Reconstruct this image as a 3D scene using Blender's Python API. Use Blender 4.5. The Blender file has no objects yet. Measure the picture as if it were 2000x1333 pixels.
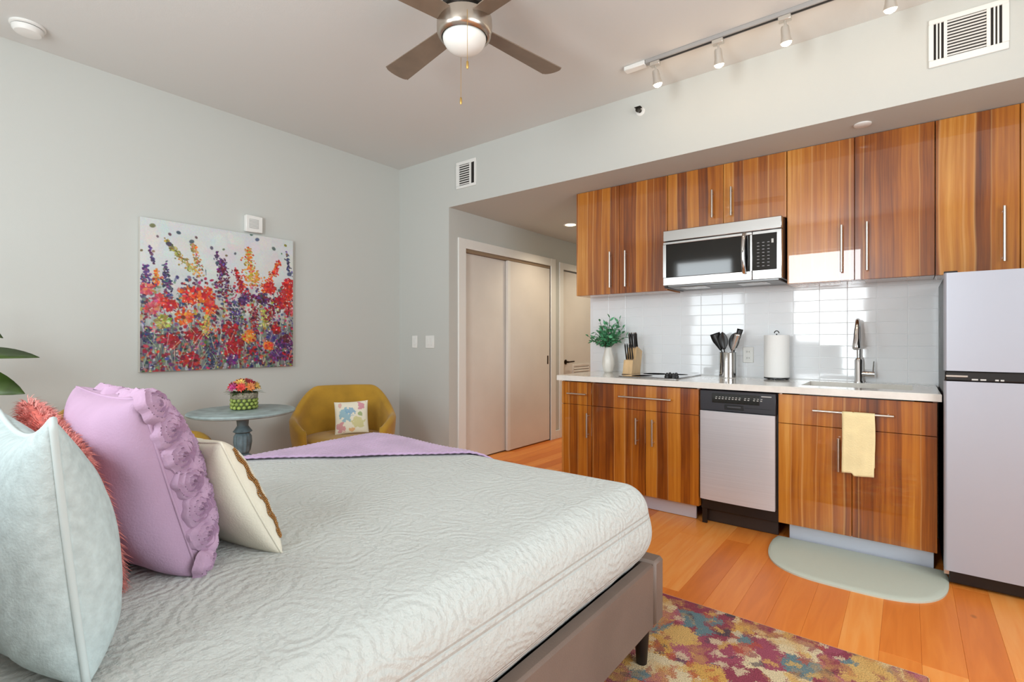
import bpy, bmesh, math, random
import numpy as np
from mathutils import Vector, Matrix, noise
random.seed(7)
SC = bpy.context.scene
COL = SC.collection
PI = math.pi

# ------------------------------------------------------------------ camera
cd = bpy.data.cameras.new('camera')
cam = bpy.data.objects.new('camera', cd); COL.objects.link(cam)
cam.location = (0, 0, 1.18); cam.rotation_euler = (PI/2, 0, math.radians(38))
cd.sensor_width = 36; cd.lens = 36*990/2000; cd.shift_y = -0.00075; cd.clip_start = 0.02
SC.camera = cam
# ------------------------------------------------------------------ world, daylight, added side fill, exposure
W = bpy.data.worlds.new('world'); SC.world = W; W.use_nodes = True
W.node_tree.nodes['Background'].inputs[0].default_value = (0.86, 0.93, 1.0, 1)
W.node_tree.nodes['Background'].inputs[1].default_value = 1.0
SC.view_settings.view_transform = 'Standard'; SC.view_settings.look = 'None'
SC.view_settings.gamma = 1.0; SC.view_settings.use_curve_mapping = False
SC.view_settings.exposure = -0.18
WINDOWS = [(-3.1, -2.18), (-1.46, -0.5)]   # x ranges of the window openings in the wall behind the camera
WZ0, WZ1, WY = 0.6, 2.5, -1.3
def area(name, loc, rot, sx, sy, e, col):
    l = bpy.data.lights.new(name, 'AREA'); l.shape = 'RECTANGLE'; l.size = sx; l.size_y = sy; l.energy = e; l.color = col
    o = bpy.data.objects.new(name, l); COL.objects.link(o); o.location = loc; o.rotation_euler = rot
    return o
for (a, b), pw_ in zip(WINDOWS, (34, 104)):
    area('window_daylight', ((a+b)/2, WY-0.06, (WZ0+WZ1)/2), (PI/2, 0, 0), b-a-0.06, WZ1-WZ0-0.06, pw_, (0.89, 0.965, 1.0))
area('added_side_fill', (1.66, 1.25, 1.55), (0, PI/2, 0), 1.7, 2.1, 66, (0.91, 0.97, 1.0))  # fill light added from the right; no known source there

# ------------------------------------------------------------------ helpers
def lin(c):
    r = []
    for v in c[:3]:
        v /= 255.0
        r.append(v/12.92 if v <= 0.04045 else ((v+0.055)/1.055)**2.4)
    return (r[0], r[1], r[2], 1.0)

def newmat(name):
    m = bpy.data.materials.new(name); m.use_nodes = True
    nt = m.node_tree
    return m, nt, nt.nodes['Principled BSDF']

def node(nt, t, **kw):
    n = nt.nodes.new(t)
    for k, v in kw.items():
        if k.startswith('i_'):
            n.inputs[k[2:]].default_value = v
        else:
            setattr(n, k, v)
    return n

def ramp(nt, stops, interp='LINEAR'):
    r = nt.nodes.new('ShaderNodeValToRGB'); cr = r.color_ramp; cr.interpolation = interp
    while len(cr.elements) < len(stops): cr.elements.new(0.5)
    for e, (p, c) in zip(cr.elements, stops):
        e.position = p; e.color = lin(c)
    return r

def coords(nt, kind='Object', scale=(1, 1, 1), loc=(0, 0, 0)):
    mp = nt.nodes.new('ShaderNodeMapping'); mp.inputs['Scale'].default_value = scale; mp.inputs['Location'].default_value = loc
    if kind == 'World':
        g = nt.nodes.new('ShaderNodeNewGeometry'); nt.links.new(g.outputs['Position'], mp.inputs[0])
    else:
        g = nt.nodes.new('ShaderNodeTexCoord'); nt.links.new(g.outputs[kind], mp.inputs[0])
    return mp

def mat(name, col, rough=0.5, metal=0.0, var=0.0, vscale=6, bump=0.0, bscale=60, coat=0.0, spec=0.5, sheen=0.0, kind='World', vstretch=(1, 1, 1), bstretch=(1, 1, 1)):
    m, nt, p = newmat(name)
    p.inputs['Base Color'].default_value = lin(col); p.inputs['Roughness'].default_value = rough
    p.inputs['Metallic'].default_value = metal; p.inputs['Specular IOR Level'].default_value = spec
    p.inputs['Coat Weight'].default_value = coat; p.inputs['Coat Roughness'].default_value = 0.05
    p.inputs['Sheen Weight'].default_value = sheen
    if var > 0:
        mp = coords(nt, kind, vstretch)
        n = node(nt, 'ShaderNodeTexNoise'); n.inputs['Scale'].default_value = vscale; n.inputs['Detail'].default_value = 4
        nt.links.new(mp.outputs[0], n.inputs['Vector'])
        lo = tuple(max(0, c*(1-var)) for c in col); hi = tuple(min(255, c*(1+var)) for c in col)
        r = ramp(nt, [(0.3, lo), (0.7, hi)])
        nt.links.new(n.outputs['Fac'], r.inputs[0]); nt.links.new(r.outputs[0], p.inputs['Base Color'])
    if bump > 0:
        mp = coords(nt, kind, bstretch)
        n = node(nt, 'ShaderNodeTexNoise'); n.inputs['Scale'].default_value = bscale; n.inputs['Detail'].default_value = 3
        nt.links.new(mp.outputs[0], n.inputs['Vector'])
        b = node(nt, 'ShaderNodeBump'); b.inputs['Strength'].default_value = bump; b.inputs['Distance'].default_value = 0.01
        nt.links.new(n.outputs['Fac'], b.inputs['Height']); nt.links.new(b.outputs[0], p.inputs['Normal'])
    return m

def emit(name, col, s):
    m, nt, p = newmat(name)
    p.inputs['Base Color'].default_value = lin(col)
    p.inputs['Emission Color'].default_value = lin(col); p.inputs['Emission Strength'].default_value = s
    return m

class MB:
    def __init__(s): s.v = []; s.f = []
    def add(s, vs, fs):
        o = len(s.v); s.v += [tuple(v) for v in vs]; s.f += [tuple(i+o for i in f) for f in fs]; return s
    def box(s, x0, x1, y0, y1, z0, z1, b=0.0):
        if b <= 0:
            vs = [(x, y, z) for x in (x0, x1) for y in (y0, y1) for z in (z0, z1)]
            return s.add(vs, [(0, 1, 3, 2), (4, 6, 7, 5), (0, 4, 5, 1), (2, 3, 7, 6), (0, 2, 6, 4), (1, 5, 7, 3)])
        X, Y, Z = (x0, x1), (y0, y1), (z0, z1)
        b = min(b, (x1-x0)*.49, (y1-y0)*.49, (z1-z0)*.49)
        vs = []; idx = {}
        for i in (0, 1):
            for j in (0, 1):
                for k in (0, 1):
                    c = [X[i], Y[j], Z[k]]; sg = [1-2*i, 1-2*j, 1-2*k]
                    for a in range(3):
                        p = list(c)
                        for q in range(3):
                            if q != a: p[q] += sg[q]*b
                        idx[(i, j, k, a)] = len(vs); vs.append(p)
        fs = []
        I = lambda i, j, k, a: idx[(i, j, k, a)]
        for i in (0, 1): fs.append((I(i, 0, 0, 0), I(i, 1, 0, 0), I(i, 1, 1, 0), I(i, 0, 1, 0)))
        for j in (0, 1): fs.append((I(0, j, 0, 1), I(1, j, 0, 1), I(1, j, 1, 1), I(0, j, 1, 1)))
        for k in (0, 1): fs.append((I(0, 0, k, 2), I(1, 0, k, 2), I(1, 1, k, 2), I(0, 1, k, 2)))
        for j in (0, 1):
            for k in (0, 1): fs.append((I(0, j, k, 1), I(1, j, k, 1), I(1, j, k, 2), I(0, j, k, 2)))
        for i in (0, 1):
            for k in (0, 1): fs.append((I(i, 0, k, 0), I(i, 1, k, 0), I(i, 1, k, 2), I(i, 0, k, 2)))
        for i in (0, 1):
            for j in (0, 1): fs.append((I(i, j, 0, 0), I(i, j, 1, 0), I(i, j, 1, 1), I(i, j, 0, 1)))
        for i in (0, 1):
            for j in (0, 1):
                for k in (0, 1): fs.append((I(i, j, k, 0), I(i, j, k, 1), I(i, j, k, 2)))
        return s.add(vs, fs)
    def tube(s, pts, r, n=10, caps=True):
        pts = [Vector(p) for p in pts]; rs = r if isinstance(r, (list, tuple)) else [r]*len(pts)
        rings = []; up = None
        for i, p in enumerate(pts):
            d = (pts[min(i+1, len(pts)-1)] - pts[max(i-1, 0)]).normalized()
            if up is None:
                up = d.orthogonal().normalized()
            else:
                up = (up - d*up.dot(d)); up = up.normalized() if up.length > 1e-6 else d.orthogonal().normalized()
            w = d.cross(up)
            rings.append([p + (up*math.cos(2*PI*k/n) + w*math.sin(2*PI*k/n))*rs[i] for k in range(n)])
        vs = [v for rg in rings for v in rg]; fs = []
        for i in range(len(pts)-1):
            for k in range(n):
                k2 = (k+1) % n
                fs.append((i*n+k, i*n+k2, (i+1)*n+k2, (i+1)*n+k))
        if caps:
            fs.append(tuple(range(n-1, -1, -1))); fs.append(tuple((len(pts)-1)*n+k for k in range(n)))
        return s.add(vs, fs)
    def lathe(s, prof, c=(0, 0, 0), n=24, axis='z', flute=None):
        vs = []; fs = []; m = len(prof)
        for i, pr in enumerate(prof):
            r, h = pr[0], pr[1]
            for k in range(n):
                a = 2*PI*k/n
                rr = r*(1+(flute(i, k) if flute else 0))
                if axis == 'z': vs.append((c[0]+rr*math.cos(a), c[1]+rr*math.sin(a), c[2]+h))
                elif axis == 'y': vs.append((c[0]+rr*math.cos(a), c[1]+h, c[2]+rr*math.sin(a)))
                else: vs.append((c[0]+h, c[1]+rr*math.cos(a), c[2]+rr*math.sin(a)))
        for i in range(m-1):
            for k in range(n):
                k2 = (k+1) % n
                fs.append((i*n+k, i*n+k2, (i+1)*n+k2, (i+1)*n+k))
        if prof[0][0] > 1e-5: fs.append(tuple(range(n-1, -1, -1)))
        if prof[-1][0] > 1e-5: fs.append(tuple((m-1)*n+k for k in range(n)))
        return s.add(vs, fs)
    def prism(s, poly, z0, z1):
        n = len(poly)
        vs = [(x, y, z0) for x, y in poly] + [(x, y, z1) for x, y in poly]
        return s.add(vs, [tuple(range(n-1, -1, -1)), tuple(range(n, 2*n))] + [(i, (i+1) % n, n+(i+1) % n, n+i) for i in range(n)])
    def grid(s, fn, nu, nv, wrap=False):
        vs = [fn(i/(nu if wrap else nu-1), j/(nv-1)) for i in range(nu) for j in range(nv)]; fs = []
        for i in range(nu if wrap else nu-1):
            i2 = (i+1) % nu
            for j in range(nv-1): fs.append((i*nv+j, i2*nv+j, i2*nv+j+1, i*nv+j+1))
        return s.add(vs, fs)
    def mesh(s, name, m=None, ang=40, recalc=True):
        me = bpy.data.meshes.new(name); me.from_pydata(s.v, [], s.f); me.update()
        if recalc:
            bm = bmesh.new(); bm.from_mesh(me); bmesh.ops.remove_doubles(bm, verts=bm.verts, dist=1e-6)
            bmesh.ops.recalc_face_normals(bm, faces=bm.faces); bm.to_mesh(me); bm.free()
        me.polygons.foreach_set('use_smooth', [True]*len(me.polygons))
        if ang < 180: me.set_sharp_from_angle(angle=math.radians(ang))
        if m: me.materials.append(m)
        return me
    def build(s, name, m, parent=None, ang=40, recalc=True, kind=None):
        return place(name, s.mesh(name, m, ang, recalc), parent, kind=kind)

ORG = {}
def place(name, me, parent=None, loc=None, rot=None, kind=None, local=False):
    o = bpy.data.objects.new(name, me); COL.objects.link(o)
    L = Vector(loc) if loc is not None else Vector((0, 0, 0))
    if parent is not None:
        o.parent = parent
        if parent.name in ORG and not local: L = L - ORG[parent.name]
    o.location = L
    if rot is not None: o.rotation_euler = rot
    if kind: o['kind'] = kind
    return o
def thing(name, label, cat, loc, group=None, rz=0, world=True):
    o = bpy.data.objects.new(name, None); COL.objects.link(o); o.location = loc; o.rotation_euler = (0, 0, rz)
    o.empty_display_size = 0.05
    o['label'] = label; o['category'] = cat
    if group: o['group'] = group
    if world: ORG[o.name] = Vector(loc)
    return o
def tag(o, label, cat, group=None):
    o['label'] = label; o['category'] = cat
    if group: o['group'] = group
    return o
def struct(o, label=None):
    o['kind'] = 'structure'
    if label: o['label'] = label
    return o

# ------------------------------------------------------------------ materials
M_wall = mat('wall_paint', (198, 200, 195), 0.75, bump=0.05, bscale=220)
M_ceil = mat('ceiling_paint', (216, 217, 214), 0.85, bump=0.05, bscale=160)
M_trim = mat('white_trim', (236, 235, 230), 0.4)
M_door = mat('closet_door', (228, 222, 214), 0.5, var=0.015, vscale=3)
M_white = mat('white_plastic', (232, 232, 228), 0.45)
M_black = mat('black_plastic', (18, 17, 18), 0.35)
M_dark = mat('dark_gap', (26, 22, 20), 0.6)
M_quartz = mat('white_quartz', (232, 229, 222), 0.12, var=0.02, vscale=25, coat=0.3)
M_tile = mat('white_glazed_tile', (240, 243, 246), 0.06, bump=0.02, bscale=8, coat=0.5)
M_grout = mat('grout', (236, 238, 240), 0.5)
M_chrome = mat('chrome', (215, 215, 215), 0.08, 1.0)
M_nickel = mat('brushed_nickel', (196, 186, 174), 0.28, 1.0, bump=0.03, bscale=30, bstretch=(1, 1, 14))
M_handle = mat('satin_bar_handle', (205, 198, 190), 0.3, 1.0)
M_toe = mat('aluminium_toe_kick', (206, 212, 226), 0.38, 0.35)
M_glassblk = mat('black_glass', (10, 10, 12), 0.05, coat=1.0)
M_fridge = mat('silver_fridge', (176, 179, 189), 0.42, 0.25, bump=0.02, bscale=300)

def stainless(name, horiz=True, col=(200, 198, 196), rough=0.24, metal=1.0):
    m, nt, p = newmat(name)
    p.inputs['Metallic'].default_value = metal
    mp = coords(nt, 'World', (2, 2, 500) if horiz else (500, 500, 2))
    n = node(nt, 'ShaderNodeTexNoise'); n.inputs['Scale'].default_value = 1.0; n.inputs['Detail'].default_value = 2
    nt.links.new(mp.outputs[0], n.inputs['Vector'])
    r = ramp(nt, [(0.3, tuple(c*0.975 for c in col)), (0.7, tuple(min(255, c*1.02) for c in col))])
    nt.links.new(n.outputs['Fac'], r.inputs[0]); nt.links.new(r.outputs[0], p.inputs['Base Color'])
    mr = node(nt, 'ShaderNodeMapRange'); mr.inputs['To Min'].default_value = rough*0.92; mr.inputs['To Max'].default_value = rough*1.1
    nt.links.new(n.outputs['Fac'], mr.inputs['Value']); nt.links.new(mr.outputs[0], p.inputs['Roughness'])
    p.inputs['Anisotropic'].default_value = 0.6
    return m
M_steel = stainless('stainless_steel')
M_steel_dw = stainless('stainless_door', True, (214, 215, 220), 0.36, 0.45)

def wood_laminate():
    m, nt, p = newmat('zebra_wood_laminate')
    L = nt.links.new
    g = node(nt, 'ShaderNodeNewGeometry'); sx = node(nt, 'ShaderNodeSeparateXYZ'); L(g.outputs['Position'], sx.inputs[0])
    # wavy x
    mpw = coords(nt, 'World', (2.5, 2.5, 0.9)); nw = node(nt, 'ShaderNodeTexNoise'); nw.inputs['Scale'].default_value = 1.6; nw.inputs['Detail'].default_value = 2
    L(mpw.outputs[0], nw.inputs['Vector'])
    wv = node(nt, 'ShaderNodeMath', operation='MULTIPLY_ADD'); wv.inputs[1].default_value = 0.035; L(nw.outputs['Fac'], wv.inputs[0]); L(sx.outputs['X'], wv.inputs[2])
    # broad strips
    zs = node(nt, 'ShaderNodeMath', operation='MULTIPLY'); zs.inputs[1].default_value = 0.012; L(sx.outputs['Z'], zs.inputs[0])
    cb = node(nt, 'ShaderNodeCombineXYZ'); L(wv.outputs[0], cb.inputs[0]); L(zs.outputs[0], cb.inputs[2]); 
    v = node(nt, 'ShaderNodeTexVoronoi', voronoi_dimensions='1D'); v.inputs['Scale'].default_value = 13
    L(wv.outputs[0], v.inputs['W'])
    ve = node(nt, 'ShaderNodeTexVoronoi', voronoi_dimensions='1D', feature='DISTANCE_TO_EDGE'); ve.inputs['Scale'].default_value = 13
    L(wv.outputs[0], ve.inputs['W'])
    sc = node(nt, 'ShaderNodeSeparateColor'); L(v.outputs['Color'], sc.inputs[0])
    # fine grain
    cg = node(nt, 'ShaderNodeCombineXYZ')
    z2 = node(nt, 'ShaderNodeMath', operation='MULTIPLY'); z2.inputs[1].default_value = 0.02; L(sx.outputs['Z'], z2.inputs[0])
    L(wv.outputs[0], cg.inputs[0]); L(z2.outputs[0], cg.inputs[2])
    n1 = node(nt, 'ShaderNodeTexNoise'); n1.inputs['Scale'].default_value = 42; n1.inputs['Detail'].default_value = 5; n1.inputs['Roughness'].default_value = 0.65
    L(cg.outputs[0], n1.inputs['Vector'])
    mp3 = coords(nt, 'World', (9, 9, 1.5)); n2 = node(nt, 'ShaderNodeTexNoise'); n2.inputs['Scale'].default_value = 1.0; n2.inputs['Detail'].default_value = 3
    L(mp3.outputs[0], n2.inputs['Vector'])
    a1 = node(nt, 'ShaderNodeMath', operation='MULTIPLY'); a1.inputs[1].default_value = 0.30; L(sc.outputs[0], a1.inputs[0])
    a2 = node(nt, 'ShaderNodeMath', operation='MULTIPLY_ADD'); a2.inputs[1].default_value = 0.62; L(n1.outputs['Fac'], a2.inputs[0]); L(a1.outputs[0], a2.inputs[2])
    a3 = node(nt, 'ShaderNodeMath', operation='MULTIPLY_ADD'); a3.inputs[1].default_value = 0.30; L(n2.outputs['Fac'], a3.inputs[0]); L(a2.outputs[0], a3.inputs[2])
    r = ramp(nt, [(0.34, (86, 36, 4)), (0.48, (134, 68, 10)), (0.60, (168, 96, 22)), (0.74, (190, 120, 36)), (0.92, (218, 158, 76))])
    L(a3.outputs[0], r.inputs[0])
    # pale sap lines on some strip edges
    ed = node(nt, 'ShaderNodeMapRange'); ed.inputs['From Min'].default_value = 0.0; ed.inputs['From Max'].default_value = 0.10; ed.inputs['To Min'].default_value = 1.0; ed.inputs['To Max'].default_value = 0.0
    L(ve.outputs['Distance'], ed.inputs['Value'])
    gt = node(nt, 'ShaderNodeMath', operation='GREATER_THAN'); gt.inputs[1].default_value = 0.45; L(sc.outputs[1], gt.inputs[0])
    em = node(nt, 'ShaderNodeMath', operation='MULTIPLY'); L(ed.outputs[0], em.inputs[0]); L(gt.outputs[0], em.inputs[1])
    e2 = node(nt, 'ShaderNodeMath', operation='MULTIPLY'); e2.inputs[1].default_value = 0.55; L(em.outputs[0], e2.inputs[0])
    mx = node(nt, 'ShaderNodeMix', data_type='RGBA'); L(e2.outputs[0], mx.inputs['Factor']); L(r.outputs[0], mx.inputs['A']); mx.inputs['B'].default_value = lin((214, 160, 96))
    L(mx.outputs['Result'], p.inputs['Base Color'])
    p.inputs['Roughness'].default_value = 0.28; p.inputs['Coat Weight'].default_value = 1.0; p.inputs['Coat Roughness'].default_value = 0.015
    p.inputs['Coat IOR'].default_value = 1.5
    return m
M_wood = wood_laminate()

def plank_mat():
    m, nt, p = newmat('honey_oak_planks'); L = nt.links.new
    oi = node(nt, 'ShaderNodeObjectInfo')
    mp = coords(nt, 'World', (16, 1.3, 1)); ad = node(nt, 'ShaderNodeVectorMath', operation='ADD')
    rs = node(nt, 'ShaderNodeVectorMath', operation='SCALE'); rs.inputs['Scale'].default_value = 37.0
    cb = node(nt, 'ShaderNodeCombineXYZ'); L(oi.outputs['Random'], cb.inputs[0]); L(oi.outputs['Random'], cb.inputs[1]); L(cb.outputs[0], rs.inputs[0])
    L(mp.outputs[0], ad.inputs[0]); L(rs.outputs[0], ad.inputs[1])
    n = node(nt, 'ShaderNodeTexNoise'); n.inputs['Scale'].default_value = 1.5; n.inputs['Detail'].default_value = 6; n.inputs['Distortion'].default_value = 1.0
    L(ad.outputs[0], n.inputs['Vector'])
    a = node(nt, 'ShaderNodeMath', operation='MULTIPLY_ADD'); a.inputs[1].default_value = 0.45; L(n.outputs['Fac'], a.inputs[0])
    b = node(nt, 'ShaderNodeMath', operation='MULTIPLY'); b.inputs[1].default_value = 0.5; L(oi.outputs['Random'], b.inputs[0]); L(b.outputs[0], a.inputs[2])
    r = ramp(nt, [(0.1, (198, 102, 34)), (0.4, (226, 127, 48)), (0.65, (242, 151, 68)), (0.9, (250, 178, 102))])
    L(a.outputs[0], r.inputs[0]); 
    # knots
    mk = coords(nt, 'World', (3.4, 2.0, 1)); vk = node(nt, 'ShaderNodeTexVoronoi'); vk.inputs['Scale'].default_value = 1.0; L(mk.outputs[0], vk.inputs['Vector'])
    mr = node(nt, 'ShaderNodeMapRange'); mr.inputs['From Min'].default_value = 0.02; mr.inputs['From Max'].default_value = 0.055; mr.inputs['To Min'].default_value = 0.65; mr.inputs['To Max'].default_value = 0.0
    L(vk.outputs['Distance'], mr.inputs['Value'])
    mx = node(nt, 'ShaderNodeMix', data_type='RGBA'); L(mr.outputs[0], mx.inputs['Factor']); L(r.outputs[0], mx.inputs['A']); mx.inputs['B'].default_value = lin((96, 46, 18))
    L(mx.outputs['Result'], p.inputs['Base Color'])
    p.inputs['Roughness'].default_value = 0.42; p.inputs['Specular IOR Level'].default_value = 0.3; p.inputs['Coat Weight'].default_value = 0.08; p.inputs['Coat Roughness'].default_value = 0.25
    bp = node(nt, 'ShaderNodeBump'); bp.inputs['Strength'].default_value = 0.06; bp.inputs['Distance'].default_value = 0.004
    L(n.outputs['Fac'], bp.inputs['Height']); L(bp.outputs[0], p.inputs['Normal'])
    return m
M_plank = plank_mat()

# ------------------------------------------------------------------ the room
XL, XR, YS, YK, ZC, ZS, XH, XK = -4.024, 1.62, 3.314, 3.945, 2.89, 2.402, -3.324, -2.2
YH = 6.4
fl = MB().box(XL-0.1, XR+0.1, WY-0.15, YH+0.1, -0.12, -0.012).build('floor', M_dark); struct(fl)
pw = 0.127
nc = 0
x = XL
ci = 0
while x < XR - 0.01:
    x1 = min(x+pw, XR)
    y = WY - random.uniform(0, 1.2)
    yend = YH if (x1 > XH and x < XK+0.13) else 3.94
    if x1 <= XH+0.02: yend = YS
    while y < yend - 0.02:
        ln = random.uniform(0.95, 1.9); y1 = min(y+ln, yend); y0 = max(y, WY)
        if y1 - y0 > 0.05:
            mb = MB(); d = 0.0002; t = 0.0007
            # a plank with eased top edges
            a, b, c, e = x+d, x1-d, y0+d, y1-d
            mb.add([(a, c, -0.012), (b, c, -0.012), (b, e, -0.012), (a, e, -0.012), (a, c, -t), (b, c, -t), (b, e, -t), (a, e, -t),
                    (a+t, c+t, 0), (b-t, c+t, 0), (b-t, e-t, 0), (a+t, e-t, 0)],
                   [(0, 3, 2, 1), (0, 1, 5, 4), (1, 2, 6, 5), (2, 3, 7, 6), (3, 0, 4, 7), (4, 5, 9, 8), (5, 6, 10, 9), (6, 7, 11, 10), (7, 4, 8, 11), (8, 9, 10, 11)])
            mb.build('floor_plank', M_plank, fl, ang=20); nc += 1
        y = y1
    x = x1; ci += 1
struct(MB().box(XL-0.1, XR+0.1, WY-0.15, YS+0.02, ZC, ZC+0.1).build('ceiling', M_ceil))
struct(MB().box(XL-0.1, XL, WY-0.15, YS+0.1, 0, ZC).build('wall_left', M_wall))
wf = MB()
wf.box(XL-0.1, XH-0.1, YS, YS+0.1, 0, ZC)                 # pier beside the hall opening
wf.box(XH-0.1, XR+0.1, YS, YH+0.1, ZS, ZC)                # bulkhead above hall and kitchen
struct(wf.build('wall_far', M_wall))
wh = MB()
CY0, CY1, CZ = 3.53, 4.99, 2.055                           # closet opening
DY0, DY1, DZ = 5.262, 6.06, 2.045
wh.box(XH-0.1, XH, YS, CY0, 0, ZS); wh.box(XH-0.1, XH, CY0, CY1, CZ, ZS); wh.box(XH-0.1, XH, CY1, DY0, 0, ZS)
wh.box(XH-0.1, XH, DY0, DY1, DZ, ZS); wh.box(XH-0.1, XH, DY1, YH, 0, ZS)
wh.box(XH-0.7, XH-0.66, YS+0.1, YH, 0, ZS)
struct(wh.build('wall_hall', M_wall))
struct(MB().box(XH-0.7, XK+0.1, YH, YH+0.1, 0, ZS).build('wall_hall_end', M_wall))
struct(MB().box(XK, XK+0.1, YK+0.1, YH, 0, ZS).build('wall_hall_right', M_wall))
struct(MB().box(XK, XR+0.1, YK, YK+0.1, 0, ZS).build('wall_kitchen', M_wall))
# right wall, with an opening made up for the added side fill
wr = MB(); RY0, RY1 = 0.2, 2.3
wr.box(XR, XR+0.1, WY-0.15, RY0, 0, ZC); wr.box(XR, XR+0.1, RY1, YK+0.1, 0, ZC); wr.box(XR, XR+0.1, RY0, RY1, 0, 0.7); wr.box(XR, XR+0.1, RY0, RY1, 2.4, ZC)
struct(wr.build('wall_right', M_wall))
wb = MB(); px = XL-0.1
for a, b in WINDOWS:
    wb.box(px, a, WY-0.15, WY, 0, ZC); wb.box(a, b, WY-0.15, WY, 0, WZ0); wb.box(a, b, WY-0.15, WY, WZ1, ZC); px = b
wb.box(px, XR+0.1, WY-0.15, WY, 0, ZC)
struct(wb.build('wall_back', M_wall))
M_pane = mat('window_glass', (235, 242, 245), 0.03); M_pane.node_tree.nodes['Principled BSDF'].inputs['Transmission Weight'].default_value = 1.0
def window(i, a, b, z0, z1, axis):
    t = 0.05
    def bb(m, p0, p1, q0, q1, d0, d1):
        return m.box(p0, p1, WY-d1, WY-d0, q0, q1, 0.004) if axis == 'y' else m.box(XR+d0, XR+d1, p0, p1, q0, q1, 0.004)
    f = MB(); bb(f, a, a+t, z0, z1, 0.085, 0.145); bb(f, b-t, b, z0, z1, 0.085, 0.145); bb(f, a+t, b-t, z0, z0+t, 0.085, 0.145); bb(f, a+t, b-t, z1-t, z1, 0.085, 0.145)
    bb(f, a+t, b-t, z0+(z1-z0)*.5-.02, z0+(z1-z0)*.5+.02, 0.085, 0.145)
    w = struct(f.build('window_%d' % i, M_trim))
    g = MB(); bb(g, a+t, b-t, z0+t, z0+(z1-z0)*.5-.02, 0.11, 0.118); g.build('pane', M_pane, w)
    g = MB(); bb(g, a+t, b-t, z0+(z1-z0)*.5+.02, z1-t, 0.11, 0.118); g.build('pane', M_pane, w)
for i, (a, b) in enumerate(WINDOWS): window(i+1, a, b, WZ0, WZ1, 'y')
window(3, RY0, RY1, 0.7, 2.4, 'x')  # unseen window, added to go with the side fill light

# closet casing, doors and the hall door
c1 = MB()
c1.box(XH-0.1, XH+0.014, CY0-0.1, CY0, 0, CZ+0.09, 0.003); c1.box(XH-0.1, XH+0.014, CY1, CY1+0.1, 0, CZ+0.09, 0.003)
c1.box(XH+0.0005, XH+0.013, CY0, CY1, CZ, CZ+0.09, 0.003)
struct(c1.build('trim_1', M_trim))
struct(MB().box(XH-0.085, XH-0.005, CY0, CY1, CZ-0.03, CZ-0.001, 0.002).build('trim_2', mat('closet_track', (150, 128, 104), 0.5)))
d = struct(MB().box(XH-0.075, XH-0.045, CY0+0.002, 4.225, 0.012, CZ-0.032, 0.003).build('door_1', M_door))
d = struct(MB().box(XH-0.038, XH-0.006, 4.19, CY1-0.004, 0.012, CZ-0.032, 0.003).build('door_2', M_door))
MB().box(XH-0.0065, XH-0.004, 4.19, 4.235, 0.012, CZ-0.032, 0.001).build('edge_strip', M_trim, d)
MB().box(XH-0.0075, XH-0.003, 4.93, 4.955, 0.90, 1.0, 0.002).build('finger_pull', mat('bronze', (70, 52, 38), 0.4, 0.8), d)
c2 = MB(); c2.box(XH-0.1, XH+0.014, DY0-0.085, DY0, 0, DZ+0.08, 0.003); c2.box(XH-0.1, XH+0.014, DY1, DY1+0.085, 0, DZ+0.08, 0.003); c2.box(XH+0.0005, XH+0.013, DY0, DY1, DZ, DZ+0.08, 0.003)
struct(c2.build('trim_3', M_trim))
d3 = struct(MB().box(XH-0.06, XH-0.02, DY0+0.003, DY1-0.003, 0.01, DZ-0.012, 0.003).build('door_3', M_door))
M_brz = mat('dark_bronze_lever', (58, 42, 26), 0.35, 0.9)
h = MB().lathe([(0.03, 0), (0.03, 0.008), (0.012, 0.012), (0.011, 0.05)], (XH-0.02, 5.355, 0.91), 14, 'x'); h.tube([(XH+0.025, 5.355, 0.91), (XH+0.03, 5.40, 0.912), (XH+0.03, 5.48, 0.914)], 0.009, 8)
h.build('lever_handle', M_brz, d3)
MB().box(XH-0.02, XH-0.008, 5.52, 5.545, 0.3, 0.872, 0.002).box(XH-0.02, XH-0.008, 5.545, 5.93, 0.845, 0.872, 0.002).box(XH-0.02, XH-0.008, 5.93, 5.955, 0.3, 0.872, 0.002).box(XH-0.02, XH-0.008, 5.545, 5.93, 0.3, 0.325, 0.002).build('louver_frame', M_door, d3)
for k in range(15):
    z = 0.34+k*0.034
    MB().add([(XH-0.018, 5.545, z+0.024), (XH-0.007, 5.545, z), (XH-0.009, 5.545, z-0.004), (XH-0.02, 5.545, z+0.02), (XH-0.018, 5.93, z+0.024), (XH-0.007, 5.93, z), (XH-0.009, 5.93, z-0.004), (XH-0.02, 5.93, z+0.02)],
             [(0, 1, 2, 3), (7, 6, 5, 4), (0, 4, 5, 1), (1, 5, 6, 2), (2, 6, 7, 3), (3, 7, 4, 0)]).build('louver', M_door, d3)
# baseboards
bb = MB().box(XL, XL+0.014, WY, YS, 0, 0.1, 0.003); struct(bb.build('baseboard_left', M_trim))
bb = MB().box(XL+0.014, XH, YS-0.014, YS, 0, 0.1, 0.003); struct(bb.build('baseboard_far', M_trim))
bb = MB().box(XH, XH+0.013, CY1+0.1, DY0-0.085, 0, 0.1, 0.003); struct(bb.build('baseboard_hall', M_trim))

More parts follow.
